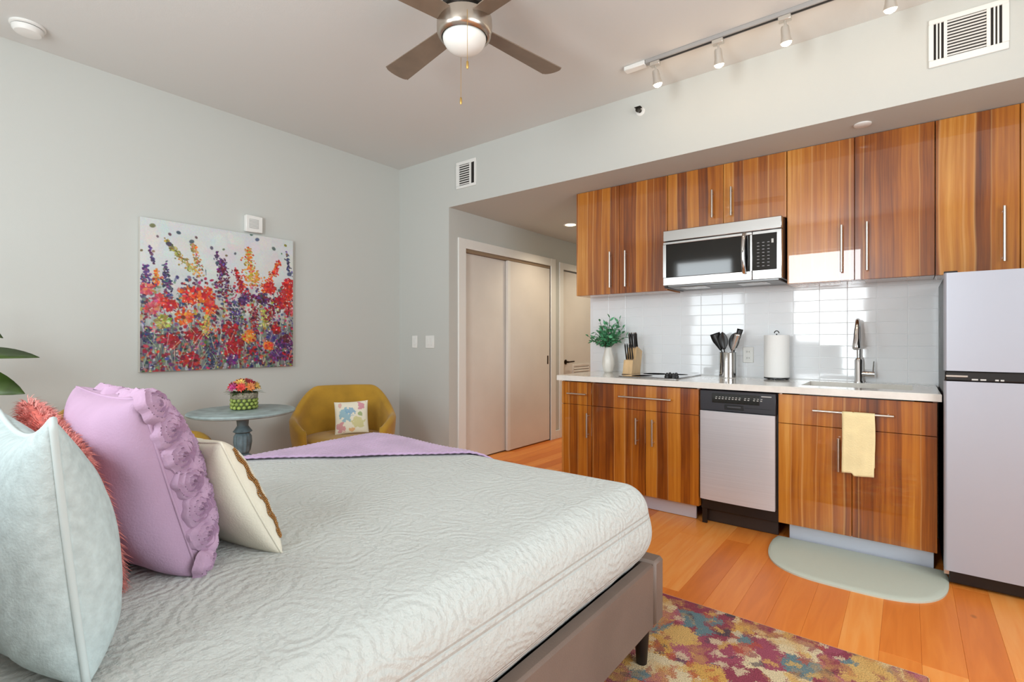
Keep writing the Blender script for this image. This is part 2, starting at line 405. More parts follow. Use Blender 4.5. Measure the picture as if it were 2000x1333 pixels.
# backsplash tiles: children of the kitchen wall
wk = bpy.data.objects['wall_kitchen']
MB().box(XK, 0.24, YK-0.0102, YK, 0.90, 1.60).build('grout_bed', M_grout, wk)
TW, TH = 0.1555, 0.0757
tile = MB().box(-TW/2+0.0010, TW/2-0.0010, -0.009, 0, -TH/2+0.0010, TH/2-0.0010, 0.0018).mesh('tile', M_tile, 25)
for i in range(16):
    for j in range(9):
        xc = 0.155-TW*i-TW/2+0.001; zc = 0.9155+TH*j+TH/2
        if xc-TW/2 < XK-0.001: continue
        place('tile', tile, wk, (xc, YK-0.003, zc), (random.uniform(-.004, .004), 0, random.uniform(-.003, .003)))

# ------------------------------------------------------------------ kitchen cabinets
YF, YU = 3.292, 3.663
def bar_handle(parent, p0, p1, out, r=0.0068):
    p0 = Vector(p0); p1 = Vector(p1); o = Vector(out); d = (p1-p0).normalized()
    m = MB().tube([p0, p1], r, 10)
    for q in (p0+d*0.022, p1-d*0.022): m.tube([q, q-o], r*0.8, 8)
    return m.build('bar_handle', M_handle, parent)
def front(name, parent, x0, x1, y, z0, z1):
    g = 0.0013
    return MB().box(x0+g, x1-g, y, y+0.019, z0+g, z1-g, 0.0012).build(name, M_wood, parent)
def body(parent, x0, x1, y0, y1, z0, z1, top=True, m=None):
    t = 0.017; b = MB()
    b.box(x0, x0+t, y0, y1, z0, z1); b.box(x1-t, x1, y0, y1, z0, z1); b.box(x0+t, x1-t, y1-t, y1, z0, z1); b.box(x0+t, x1-t, y0, y1-t, z0, z0+t)
    if top: b.box(x0+t, x1-t, y0, y1-t, z1-t, z1)
    return b.build('body', m or M_wood, parent)
ZB, ZD, ZT = 0.115, 0.698, 0.868
g_b = 'base cabinets under the countertop'
def base(x0, x1, label, drawer, doors, handles, toe):
    t = thing('base_cabinet', label, 'cabinet', ((x0+x1)/2, 3.6, 0), g_b)
    body(t, x0, x1, YF+0.02, 3.93, ZB, 0.872, top=False)
    dr = front('drawer_front', t, x0, x1, YF, ZD, ZT)
    if drawer: bar_handle(dr, (drawer[0], YF-0.032, drawer[2]), (drawer[1], YF-0.032, drawer[2]), (0, -0.032, 0))
    for (a, b), hx in zip(doors, handles):
        dd = front('door', t, a, b, YF, ZB, ZD)
        if hx is not None: bar_handle(dd, (hx, YF-0.032, 0.465), (hx, YF-0.032, 0.645), (0, -0.032, 0))
    MB().box(toe[0], toe[1], 3.385, 3.4, 0.002, ZB-0.001, 0.002).build('toe_kick', M_toe, t)
    return t
base(-2.089, -1.83, 'narrow wooden base cabinet at the hallway end of the counter', (-2.024, -1.832-.03, 0.78), [(-2.089, -1.83)], [-1.86+0.005], (-2.05, -1.832))
base(-1.828, -1.054, 'wide wooden base cabinet below the cooktop with one long drawer', (-1.6, -1.226, 0.785), [(-1.828, -1.415), (-1.415, -1.054)], [-1.473, -1.356], (-1.828, -1.10))
base(-0.598, 0.116, 'wooden sink base cabinet with the yellow towel on its bar', (-0.42, -0.057, 0.787), [(-0.598, -0.239), (-0.239, 0.116)], [-0.299, None], (-0.555, 0.105))
g_u = 'upper cabinets under the soffit'
def upper(x0, x1, z0, label, splits, handles):
    t = thing('upper_cabinet', label, 'cabinet', ((x0+x1)/2, 3.8, z0), g_u)
    body(t, x0+.0006, x1-.0006, YU+0.02, 3.93, z0, 2.40)
    xs = [x0]+splits+[x1]
    for i in range(len(xs)-1):
        dd = front('door', t, xs[i], xs[i+1], YU, z0, 2.40)
        hx, a, b = handles[i]
        if hx is not None: bar_handle(dd, (hx, YU-0.032, a), (hx, YU-0.032, b), (0, -0.032, 0))
upper(-2.18, -1.402, 1.548, 'wooden upper cabinet at the hallway end beside the microwave', [-1.79], [(-1.86, 1.597, 1.88), (-1.729, 1.597, 1.876)])
upper(-1.40, -0.616, 1.975, 'short wooden upper cabinet directly above the microwave', [-1.006], [(-1.075, 2.034, 2.226), (-0.95, 2.03, 2.225)])
upper(-0.614, 0.118, 1.542, 'wooden upper cabinet above the sink with two long doors', [-0.253], [(-0.317, 1.592, 1.876), (-0.191, 1.592, 1.878)])
upper(0.12, 0.79, 1.54, 'wooden upper cabinet above the silver refrigerator', [0.455], [(0.393, 1.59, 1.876), (None, 0, 0)])

# countertop with a sink cut-out
t = thing('countertop', 'white quartz countertop running along the kitchen wall', 'countertop', (-1, 3.6, 0.876))
x0, x1, y0, y1 = -2.115, 0.131, 3.262, 3.9365
sx0, sx1, sy0, sy1 = -0.5, 0.02, 3.42, 3.80
m = MB()
P = [(x0, y0), (x1, y0), (x1, y1), (x0, y1)]; Q = [(sx0, sy0), (sx1, sy0), (sx1, sy1), (sx0, sy1)]
vs = []; e = 0.003
for (zz, ins) in ((0.876, 0), (0.911, 0), (0.914, e)):
    for (X, Y), (sa, sb) in zip(P, ((1, 1), (-1, 1), (-1, -1), (1, -1))): vs.append((X+sa*ins, Y+sb*ins, zz))
for zz in (0.876, 0.914):
    for X, Y in Q: vs.append((X, Y, zz))
fs = []
for k in range(4):
    k2 = (k+1) % 4
    fs += [(k, k2, 4+k2, 4+k), (4+k, 4+k2, 8+k2, 8+k), (8+k, 8+k2, 16+k2, 16+k), (k2, k, 12+k, 12+k2), (12+k, 12+k2, 16+k2, 16+k)]
m.add(vs, fs).build('slab', M_quartz, t, ang=20)
s = thing('kitchen_sink', 'undermount white sink basin below the faucet', 'sink', (-0.24, 3.6, 0.7))
b = MB(); tt = 0.006
b.box(sx0-tt, sx0, sy0-tt, sy1+tt, 0.71, 0.8755); b.box(sx1, sx1+tt, sy0-tt, sy1+tt, 0.71, 0.8755); b.box(sx0, sx1, sy0-tt, sy0, 0.71, 0.8755); b.box(sx0, sx1, sy1, sy1+tt, 0.71, 0.8755); b.box(sx0-tt, sx1+tt, sy0-tt, sy1+tt, 0.704, 0.71)
b.build('basin', mat('sink_enamel', (226, 224, 216), 0.2), s)
MB().lathe([(0.04, 0.7105), (0.04, 0.713), (0.02, 0.712)], (-0.24, 3.62, 0), 18).build('drain', M_chrome, s)

# ------------------------------------------------------------------ dishwasher
t = thing('dishwasher', 'stainless dishwasher with a black control panel between base cabinets', 'dishwasher', (-0.83, 3.6, 0))
dx0, dx1 = -1.050, -0.602
MB().box(dx0, dx1, 3.33, 3.92, 0.10, 0.868, 0.002).build('body', M_black, t)
MB().box(dx0+0.012, dx1-0.014, 3.40, 3.42, 0.003, 0.165, 0.002).build('toe_panel', mat('dishwasher_kick', (48, 36, 30), 0.5), t)
for xx in (dx0+0.03, dx1-0.035): MB().lathe([(0.004, 0), (0.004, -0.003), (0.002, -0.004)], (xx, 3.40, 0.10), 8, 'y').build('screw', M_handle, t)
MB().box(dx0, dx0+0.03, 3.345, 3.36, 0.003, 0.16).build('side_leg', M_black, t)
dwd = MB().grid(lambda u, v: (dx0+0.006+u*(dx1-dx0-0.018), 3.285-0.010*math.sin(PI*u)**0.5, 0.175+v*(0.735-0.175)), 25, 2)
dwd.box(dx0+0.006, dx1-0.012, 3.2855, 3.33, 0.175, 0.735)
dwd.build('door', M_steel_dw, t, ang=30)
cp = MB().box(dx0+0.004, dx1-0.006, 3.284, 3.33, 0.738, 0.866, 0.004).build('control_panel', mat('charcoal_panel', (44, 44, 50), 0.35), t)
MB().box(dx0+0.08, dx1-0.095, 3.2815, 3.2845, 0.79, 0.848, 0.001).build('display_strip', M_glassblk, cp)
M_mark = mat('pale_print', (196, 196, 192), 0.5)
for k in range(13):
    xx = dx0+0.10+k*0.0195+(0.012 if k > 7 else 0)+(0.012 if k > 9 else 0)
    MB().box(xx, xx+0.010, 3.2805, 3.2818, 0.815, 0.8195).box(xx+0.002, xx+0.012, 3.2805, 3.2818, 0.826, 0.829).build('button_mark', M_mark, cp)
MB().box(dx1-0.085, dx1-0.03, 3.283, 3.2845, 0.842, 0.847).build('name_print', M_mark, cp)
MB().box(dx0+0.155, dx0+0.265, 3.2818, 3.2845, 0.752, 0.782, 0.003).build('latch_pocket', M_black, cp)
MB().box(dx0+0.17, dx0+0.25, 3.279, 3.2845, 0.763, 0.774, 0.002).build('latch', mat('latch_grey', (92, 92, 96), 0.3, 0.6), cp)
MB().box(dx0+0.27, dx1-0.03, 3.283, 3.2845, 0.768, 0.771).build('panel_line', M_black, cp)

# ------------------------------------------------------------------ refrigerator
t = thing('refrigerator', 'silver top freezer refrigerator at the end of the counter', 'refrigerator', (0.45, 3.55, 0))
fx0, fx1, fy = 0.137, 0.76, 3.2
MB().box(fx0+0.004, fx1-0.004, fy+0.062, 3.88, 0.03, 1.498, 0.006).build('body', mat('fridge_side', (38, 38, 40), 0.45), t)
def fdoor(z0, z1):
    n = 9; pr = []
    for i in range(n): a = i/(n-1)*PI/2; pr.append((fx0+0.014-0.014*math.sin(a), fy+0.014-0.014*math.cos(a)))
    left = pr; right = [(fx0+fx1-X, Y) for X, Y in reversed(pr)]
    poly = list(reversed(left)) + []
    poly = [(fx0, fy+0.058)] + list(reversed(left)) + right[::1][::-1][::-1]
    poly = [(fx0, fy+0.058)] + [(X, Y) for X, Y in reversed(left)]
    poly += [(fx0+fx1-X, Y) for X, Y in left] + [(fx1, fy+0.058)]
    return MB().prism(poly, z0, z1)
fdoor(1.034, 1.503).build('freezer_door', M_fridge, t, ang=30)
fdoor(0.076, 0.984).build('fridge_door', M_fridge, t, ang=30)
st = MB().box(fx0+0.002, fx1-0.002, fy-0.004, fy+0.06, 0.986, 1.032, 0.006).build('handle_strip', M_black, t)
MB().box(fx0+0.006, fx0+0.085, fy-0.0065, fy-0.0035, 1.005, 1.014, 0.001).build('strip_glint', M_handle, st)
for xx, w in ((0.235, 0.022), (0.265, 0.02), (0.315, 0.012), (0.333, 0.012)):
    MB().box(xx, xx+w, fy-0.0052, fy-0.0038, 0.992, 0.999).build('strip_mark', M_mark, st)
MB().box(fx0+0.02, fx1-0.02, fy+0.03, fy+0.07, 0.012, 0.074, 0.003).build('base_grille', M_black, t)
MB().box(fx0, fx0+0.05, fy+0.02, fy+0.06, 1.5035, 1.513, 0.002).build('hinge_cap', M_black, t)
for xx in (fx0+0.06, fx1-0.06): MB().lathe([(0.018, 0), (0.018, 0.03)], (xx, fy+0.12, 0), 10).build('foot', M_black, t)
for xx in (fx0+0.06, fx1-0.06): MB().lathe([(0.018, 0), (0.018, 0.03)], (xx, 3.8, 0), 10).build('foot', M_black, t)
MB().box(fx0-0.0, fx0+0.05, fy+0.035, fy+0.06, 0.045, 0.07, 0.002).build('hinge', M_handle, t)

# ------------------------------------------------------------------ microwave
t = thing('microwave', 'stainless over-the-range microwave mounted under the short cabinet', 'microwave', (-1.01, 3.7, 1.56))
mx0, mx1, my, mz0, mz1 = -1.392, -0.622, 3.55, 1.572, 1.966
MB().box(mx0+0.004, mx1-0.002, my+0.03, 3.925, mz0+0.004, mz1, 0.002).build('body', mat('microwave_case', (40, 26, 24), 0.4), t)
MB().box(mx0, mx1-0.002, my, my+0.032, 1.888, mz1, 0.004).build('vent_panel', M_steel, t)
ds = mx1-0.175
fr = MB(); dx = (mx0, ds-0.001)
wz0, wz1, wx0, wx1 = 1.630, 1.865, mx0+0.022, ds-0.012
fr.box(dx[0], dx[1], my, my+0.03, mz0, wz0, 0.003); fr.box(dx[0], dx[1], my, my+0.03, wz1, 1.884, 0.003); fr.box(dx[0], wx0, my+.0004, my+0.03, wz0, wz1); fr.box(wx1, dx[1], my+.0004, my+0.03, wz0, wz1)
dr = fr.build('door', M_steel, t)
MB().box(wx0, wx1, my+0.003, my+0.028, wz0, wz1, 0.002).build('window', M_glassblk, dr)
hx = ds-0.045
hm = MB(); hp = []
for i in range(13):
    q = i/12; hp.append((hx, my-0.012-0.034*math.sin(PI*q)**0.6, 1.620+q*0.255))
hm.tube(hp, 0.0125, 12); hm.build('handle', M_chrome, dr)
cp = MB().box(ds+0.001, mx1-0.002, my, my+0.03, mz0, 1.884, 0.003).build('control_surround', M_steel, t)
pad = MB().box(ds+0.004, mx1-0.03, my-0.0015, my+0.003, wz0, wz1, 0.001).build('keypad', M_glassblk, cp)
MB().box(ds+0.114, ds+0.126, my-0.0025, my-0.0012, 1.80, 1.826).build('key_mark', M_mark, pad)
for r in range(8):
    for c in range(3):
        xx = ds+0.03+c*0.03; zz = 1.655+r*0.0215
        MB().box(xx, xx+0.013, my-0.0022, my-0.0012, zz, zz+0.004).build('key_mark', mat('key_print', (150, 152, 156), 0.5) if (r == c == 0) else bpy.data.materials['key_print'], pad)
un = MB().box(mx0+0.03, mx1-0.02, my+0.012, 3.90, mz0-0.012, mz0+0.003, 0.003).build('hood_underside', mat('hood_grey', (120, 120, 120), 0.35, 0.8), t)
MB().box(mx0+0.10, mx0+0.28, my+0.05, my+0.2, mz0-0.016, mz0-0.011, 0.002).build('grease_filter', M_steel, un)
MB().box(mx1-0.28, mx1-0.10, my+0.05, my+0.2, mz0-0.016, mz0-0.011, 0.002).build('grease_filter', M_steel, un)
MB().box(mx0+0.004, mx0+0.03, my+0.012, 3.90, mz0-0.016, mz0+0.004, 0.004).build('side_lip', bpy.data.materials['microwave_case'], un)

# ------------------------------------------------------------------ things on the counter
ZCT = 0.914
t = thing('cooktop', 'black glass electric cooktop set in the white counter', 'cooktop', (-1.44, 3.62, ZCT))
MB().box(-1.655, -1.235, 3.375, 3.90, ZCT, ZCT+0.007, 0.002).build('glass_top', M_glassblk, t)
MB().box(-1.66, -1.23, 3.37, 3.905, ZCT-0.0, ZCT+0.003, 0.001).build('rim', M_steel, t)
for (xx, yy, rr) in ((-1.53, 3.50, 0.075), (-1.53, 3.76, 0.095), (-1.36, 3.80, 0.06)):
    MB().lathe([(rr, ZCT+0.0071), (rr, ZCT+0.0074), (rr-0.004, ZCT+0.0074), (rr-0.004, ZCT+0.0071)], (xx, yy, 0), 32).build('burner_ring', mat('burner_print', (70, 70, 74), 0.3), t)
for (xx, yy) in ((-1.335, 3.48), (-1.29, 3.48), (-1.335, 3.535), (-1.29, 3.535)):
    k = MB().lathe([(0.018, 0), (0.018, 0.006), (0.015, 0.01), (0.014, 0.022), (0.010, 0.025)], (xx, yy, ZCT+0.007), 16); k.box(xx-0.003, xx+0.003, yy-0.013, yy+0.013, ZCT+0.03, ZCT+0.037, 0.001)
    k.build('knob', M_black, t)

def leaf(mb, base, d, n, L, Wd, bend=0.2, fold=0.15, nu=6):
    d = Vector(d).normalized(); n = Vector(n); n = (n-d*n.dot(d)).normalized(); w = d.cross(n); base = Vector(base)
    vs = []; fs = []
    for i in range(nu+1):
        q = i/nu; c = base + d*(L*q) - n*(bend*L*q*q)
        hw = Wd*0.5*(math.sin(PI*min(1, q**0.85))**0.8 if 0 < q < 1 else 0.02)
        vs += [c-w*hw+n*hw*fold, c, c+w*hw+n*hw*fold]
    for i in range(nu):
        for j in range(2): fs.append((i*3+j, i*3+j+1, i*3+4+j, i*3+3+j))
    mb.add(vs, fs)
def solidify(o, th):
    md = o.modifiers.new('thickness', 'SOLIDIFY'); md.thickness = th; md.offset = 0
    return o
def rnd_dir(zmin, zmax):
    a = random.uniform(0, 2*PI); z = random.uniform(zmin, zmax); r = math.sqrt(max(0, 1-z*z))
    return Vector((r*math.cos(a), r*math.sin(a), z))

# sprig in a white vase
vx, vy = -1.945, 3.78
t = thing('vase_of_greenery', 'white ribbed vase of small green leaves on the counter', 'vase', (vx, vy, ZCT))
prof = [(0.032, 0), (0.042, 0.02), (0.050, 0.07), (0.046, 0.12), (0.034, 0.165), (0.027, 0.195), (0.030, 0.21), (0.024, 0.208), (0.022, 0.17)]
MB().lathe(prof, (vx, vy, ZCT), 40, flute=lambda i, k: 0.05*math.sin(k*2*PI/40*8+i*0.9) if 0 < i < 6 else 0).build('vase', mat('vase_ceramic', (232, 228, 220), 0.35), t, ang=180)
stm = MB(); fo = MB()
for k in range(46):
    d = rnd_dir(0.0, 1.0); L = random.uniform(0.12, 0.2)
    if d.z > 0.8: L *= 1.15
    p0 = Vector((vx, vy, ZCT+0.19)); d2 = (d+Vector((0, 0, 0.7))).normalized()
    p1 = p0+d2*L*0.55; p2 = p1+(d+Vector((0, 0, .25))).normalized()*L*0.6
    if p2.y > 3.91: p2.y = 3.91
    stm.tube([p0, p1, p2], 0.0018, 5)
    for i in range(9):
        q = 0.3+0.7*i/8
        c = p0.lerp(p1, q*2) if q < .5 else p1.lerp(p2, q*2-1)
        ld = (d*0.7+rnd_dir(-0.5, 0.9)*0.9).normalized()
        if c.y+ld.y*0.05 > 3.925: ld.y = -abs(ld.y)
        leaf(fo, c, ld, rnd_dir(0.3, 1), random.uniform(0.034, 0.054), random.uniform(0.015, 0.023), 0.15, 0.2, 3)
stm.build('stems', mat('sprig_stem', (70, 96, 62), 0.6), t, kind='stuff')
fo.build('foliage', mat('sprig_leaf', (72, 138, 96), 0.55, var=0.35, vscale=40), t, ang=180, recalc=False, kind='stuff')

# knife block
kx, ky = -1.72, 3.71
t = thing('knife_block', 'pale wooden knife block with black handled knives beside the vase', 'knife block', (kx, ky, ZCT))
M_kw = mat('block_wood', (212, 178, 132), 0.45, var=0.08, vscale=5, vstretch=(6, 6, 1))
def hexblock(x0, x1, prof):
    n = len(prof); return MB().add([(x0, y, z) for y, z in prof]+[(x1, y, z) for y, z in prof], [tuple(range(n)), tuple(range(2*n-1, n-1, -1))]+[(i, n+i, n+(i+1) % n, (i+1) % n) for i in range(n)])
hexblock(kx-0.025, kx+0.05, [(ky-0.04, ZCT+0.004), (ky+0.075, ZCT+0.004), (ky+0.115, ZCT+0.18), (ky+0.03, ZCT+0.215), (ky-0.0, ZCT+0.19)]).build('block', M_kw, t)
hexblock(kx-0.025, kx+0.05, [(ky-0.085, ZCT+0.004), (ky-0.0405, ZCT+0.004), (ky-0.014, ZCT+0.115), (ky-0.06, ZCT+0.112)]).build('front_block', M_kw, t)
MB().box(kx-0.03, kx+0.055, ky-0.09, ky+0.08, ZCT, ZCT+0.006, 0.002).build('base', mat('block_base', (110, 84, 56), 0.5), t)
def knife(x, y, z, L, lean, w=0.011):
    d = Vector((0, -math.sin(lean), math.cos(lean))); p = Vector((x, y, z))
    m = MB().tube([p, p+d*L*.1, p+d*L*.5, p+d*L*.92, p+d*L], [w*.7, w*.8, w*.7, w*.85, w*.55], 8)
    o = m.build('knife_handle', M_black, t)
    MB().tube([p+d*L, p+d*(L+0.006)], w*.6, 8).build('end_cap', M_steel, o)
    MB().tube([p-d*0.008, p+d*0.002], w*.75, 8).build('bolster', M_steel, o)
for xx in (-0.008, 0.012, 0.032): knife(kx+xx, ky+0.02, ZCT+0.212, 0.11, 0.18)
for xx in (-0.006, 0.03): knife(kx+xx, ky+0.06, ZCT+0.205, 0.12, 0.2, 0.012)
for xx in (-0.014, 0.004, 0.022, 0.040): knife(kx+xx, ky-0.038, ZCT+0.118, 0.12, 0.22, 0.0075)

# utensil crock
cx, cy = -1.01, 3.79
t = thing('utensil_crock', 'stainless steel canister holding cooking utensils near the outlet', 'canister', (cx, cy, ZCT))
MB().lathe([(0.058, 0), (0.0605, 0.004), (0.0605, 0.176), (0.062, 0.18), (0.0585, 0.18), (0.0575, 0.01), (0.0, 0.01)], (cx, cy, ZCT), 40).build('canister', M_chrome, t, ang=30)
g_ut = 'black utensils in the steel canister'
def utensil(name, label, bx_, by_, tx, ty, zt, head, m=M_black):
    r = thing(name, label, 'utensil', (cx+bx_, cy+by_, ZCT+0.012), g_ut)
    p0 = Vector((cx+bx_, cy+by_, ZCT+0.014)); p1 = Vector((cx+tx, cy+ty, ZCT+zt))
    MB().tube([p0, p0.lerp(p1, 0.62)], [0.004, 0.0045], 8).build('shaft', m, r)
    d = (p1-p0).normalized(); h0 = p0.lerp(p1, 0.6)
    L = (p1-h0).length; hm = MB()
    view = Vector((0.25, -0.95, 0.1)); n = (view-d*view.dot(d)).normalized(); w = d.cross(n)
    pts = []
    N = 10
    for i in range(N+1):
        q = i/N
        if head == 'spoon': hw = 0.031*math.sin(PI*min(1, max(0.03, q)))**0.65; dep = -0.012*math.sin(PI*q)
        elif head == 'turner': hw = 0.008+0.026*min(1, q*1.6); dep = 0
        elif head == 'ladle': hw = 0.034*math.sin(PI*min(1, max(0.03, q)))**0.5; dep = -0.02*math.sin(PI*q)
        else: hw = 0.012+0.008*q; dep = 0
        c = h0+d*(L*q)
        pts += [c-w*hw, c+n*dep, c+w*hw]
    fs = []
    for i in range(N):
        for j in range(2): fs.append((i*3+j, i*3+j+1, i*3+4+j, i*3+3+j))
    solidify(hm.add(pts, fs).build('head', m, r, ang=180, recalc=False), 0.004)
utensil('spatula', 'black slotted turner leaning left in the steel canister', 0.02, 0.0, -0.085, -0.02, 0.315, 'turner')
utensil('serving_spoon', 'black serving spoon in the middle of the steel canister', 0.0, -0.02, -0.028, -0.04, 0.325, 'spoon')
utensil('ladle', 'black ladle leaning right in the steel canister', -0.01, 0.01, 0.05, 0.01, 0.32, 'ladle')
utensil('tongs', 'steel tongs at the right rim of the steel canister', -0.02, -0.01, 0.075, -0.035, 0.31, 'tongs', M_steel)
utensil('kitchen_utensil', 'narrow black utensil standing highest at the right of the canister', -0.01, 0.02, 0.075, 0.03, 0.345, 'tongs')

# paper towel
px, py = -0.705, 3.83
t = thing('paper_towel_holder', 'black wire paper towel stand on the counter', 'towel holder', (px, py, ZCT))
hm = MB().lathe([(0.0785, 0.006), (0.0785, 0.014), (0.0, 0.014)], (px, py, ZCT), 32)
for k in range(3):
    a = k*2*PI/3+0.5; hm.lathe([(0.009, 0), (0.009, 0.007)], (px+0.066*math.cos(a), py+0.066*math.sin(a), ZCT), 10)
hm.build('base', M_black, t)
lp = MB().tube([(px, py, ZCT+0.012), (px, py, ZCT+0.31)], 0.005, 8)
lp.tube([(px-0.014*math.cos(a), py, ZCT+0.314+0.016*math.sin(a)) for a in [i*PI/10-0.0 for i in range(11)]], 0.0032, 8); lp.build('post', M_black, t)
r = thing('paper_towel_roll', 'white paper towel roll on the black stand', 'paper towel', (px, py, ZCT+0.015))
MB().lathe([(0.02, 0.001), (0.0765, 0.001), (0.078, 0.006), (0.078, 0.282), (0.0765, 0.287), (0.02, 0.287), (0.02, 0.001)], (px, py, ZCT+0.014), 48).build('roll', mat('paper', (240, 240, 238), 0.9, bump=0.15, bscale=180), r, ang=40)

# faucet
fx_, fy_ = -0.245, 3.868
t = thing('kitchen_faucet', 'chrome pull-down kitchen faucet with a side lever', 'faucet', (fx_, fy_, ZCT))
MB().lathe([(0.028, 0), (0.028, 0.006), (0.024, 0.012), (0.023, 0.14), (0.018, 0.15), (0.0135, 0.155)], (fx_, fy_, ZCT), 24).build('body', M_chrome, t)
neck = [(fx_, fy_, ZCT+0.15)]+[(fx_, fy_, ZCT+0.22+0.035*i) for i in range(3)]
for i in range(1, 13):
    a = PI*i/12*0.88; neck.append((fx_, fy_-0.075*(1-math.cos(a)), ZCT+0.305+0.085*math.sin(a)))
MB().tube(neck, 0.0125, 14).build('spout', M_chrome, t)
e0 = Vector(neck[-1]); dv = (Vector(neck[-1])-Vector(neck[-2])).normalized()
MB().tube([e0-dv*0.004, e0+dv*0.012, e0+dv*0.07, e0+dv*0.13, e0+dv*0.135], [0.014, 0.0155, 0.018, 0.0215, 0.018], 16).build('spray_head', M_chrome, t)
MB().tube([(fx_+0.02, fy_, ZCT+0.055), (fx_+0.085, fy_-0.012, ZCT+0.055)], [0.0185, 0.0185], 16).build('valve', M_chrome, t)
MB().tube([(fx_+0.074, fy_-0.01, ZCT+0.07), (fx_+0.078, fy_-0.012, ZCT+0.135)], [0.0045, 0.0035], 8).build('lever', M_chrome, t)

# outlet on the tiles
t = thing('power_outlet', 'white power outlet on the tile beside the paper towels', 'outlet', (-0.908, 3.93, 1.075))
MB().box(-0.944, -0.872, 3.926, 3.9335, 1.018, 1.132, 0.003).build('cover_plate', M_white, t)
for z in (1.052, 1.097):
    o = MB().box(-0.924, -0.892, 3.9245, 3.927, z-0.014, z+0.014, 0.002).build('socket', M_white, t)
    MB().box(-0.916, -0.9135, 3.9238, 3.9248, z-0.006, z+0.006).box(-0.9025, -0.90, 3.9238, 3.9248, z-0.005, z+0.005).build('slot', M_dark, o)

# dish towel on the sink drawer bar
tx0, tx1 = -0.281, -0.137
m = MB(); by_, bz_ = YF-0.032, 0.787
def towel_fn(u, v):
    # v 0..1 : back edge -> over bar -> front edge
    x = tx0+u*(tx1-tx0)
    r = 0.0085; Lf = 0.32-0.012*u+(0.016 if u > 0.35 else 0); Lb = 0.28
    s_ = v*(Lf+Lb+PI*r)
    wob = 0.004*math.sin(u*9+2)*0.6
    if s_ < Lb: return (x, by_+r+0.0015, bz_-Lb+s_)
    if s_ < Lb+PI*r:
        a = (s_-Lb)/r; return (x, by_+r*math.cos(a), bz_+r*math.sin(a))
    q = s_-Lb-PI*r
    return (x+0.003*math.sin(q*14)*(1 if u > .5 else .4), by_-r-abs(wob)*min(1, q*6)-0.002, bz_-q)
o = m.grid(towel_fn, 14, 60).build('dish_towel', mat('yellow_cloth', (238, 222, 172), 0.9, bump=0.25, bscale=160, var=0.04, vscale=8), None, ang=180, recalc=False)
solidify(o, 0.003); tag(o, 'pale yellow dish towel hanging from the sink cabinet bar', 'towel')

# kitchen mat
pts = []
for i in range(41):
    a = PI+PI*i/40
    cxm, hw = -0.235, 0.392
    sgn = lambda v: (1 if v >= 0 else -1)
    X = cxm+hw*sgn(math.cos(a))*abs(math.cos(a))**0.62; Y = 3.30+0.445*sgn(math.sin(a))*abs(math.sin(a))**0.72
    pts.append((X, Y))
pts = [(pts[0][0]+0.012, 3.376)]+pts[0:]+[(pts[-1][0]-0.012, 3.376)]
cxm, cym = -0.235, 3.15
ins = lambda k: [(cxm+(X-cxm)*(1-k/0.39), cym+(Y-cym)*(1-k/0.26)) for X, Y in pts]
m = MB(); n = len(pts)
lay = [(pts, 0.0), (pts, 0.008), (ins(0.012), 0.014), (ins(0.03), 0.0145)]
vs = [(X, Y, z) for l, z in lay for X, Y in l]; fs = [tuple(range(n-1, -1, -1)), tuple(3*n+i for i in range(n))]
for l in range(3):
    for i in range(n): i2 = (i+1) % n; fs.append((l*n+i, l*n+i2, (l+1)*n+i2, (l+1)*n+i))
o = m.add(vs, fs).build('kitchen_mat', mat('sage_rubber', (200, 208, 194), 0.55, bump=0.1, bscale=120), None, ang=25)
tag(o, 'grey-green half-round cushioned mat in front of the sink cabinet', 'mat')

# ------------------------------------------------------------------ ceiling and wall fittings
# fan
FX, FY, FZ = -1.586, 1.68, 2.63
t = thing('ceiling_fan', 'brushed nickel ceiling fan with four blades and a globe light', 'fan', (FX, FY, ZC))
MB().lathe([(0.075, ZC-0.001), (0.085, ZC-0.03), (0.095, ZC-0.06), (0.098, 2.70), (0.104, 2.69), (0.108, 2.685)], (FX, FY, 0), 40).build('motor_housing', M_nickel, t, ang=50)
MB().lathe([(0.118, 2.640), (0.1245, 2.636), (0.1255, 2.60), (0.124, 2.572), (0.117, 2.556), (0.104, 2.550), (0.100, 2.556), (0.10, 2.62)], (FX, FY, 0), 48).build('light_ring', M_nickel, t, ang=50)
MB().lathe([(0.108, 2.684), (0.108, 2.664), (0.100, 2.655), (0.100, 2.641)], (FX, FY, 0), 40).build('rotor', mat('rotor_dark', (60, 56, 52), 0.4, 0.8), t)
gp = [(0.0985*math.cos(a), 2.553-0.072*math.sin(a)) for a in [i*PI/2/10 for i in range(11)]]; gp[-1] = (0.0, gp[-1][1])
MB().lathe(gp, (FX, FY, 0), 40).build('globe', mat('frosted_globe', (238, 238, 232), 0.35), t, ang=180)
M_blade = mat('taupe_fan_blade', (124, 108, 92), 0.4, var=0.06, vscale=9)
bl = MB()
def blade_pts():
    top = []; N = 14
    for i in range(N+1):
        q = i/N; r = 0.115+q*0.475; hw = 0.046+0.021*q
        top.append((r, hw))
    return top
tp = blade_pts(); vs = []; th = 0.005
out = [(r, -h) for r, h in tp]
tip = [(0.635+0.016*math.sin(a)*1.0, 0.067*(-math.cos(a))) for a in [PI*i/8 for i in range(1, 8)]]
poly = out+[(0.588+0.020*math.sin(a), -0.062*math.cos(a)) for a in [PI*i/8 for i in range(0, 9)]]+[(r, h) for r, h in reversed(tp)]
bme = MB().prism(poly, -th/2, th/2).mesh('blade', M_blade, 30)
for k in range(4):
    place('blade', bme, t, (FX, FY, 2.618), (math.radians(9), 0, math.radians(81.3+90*k)))
M_chain = mat('brass_chain', (206, 168, 96), 0.35, 0.8)
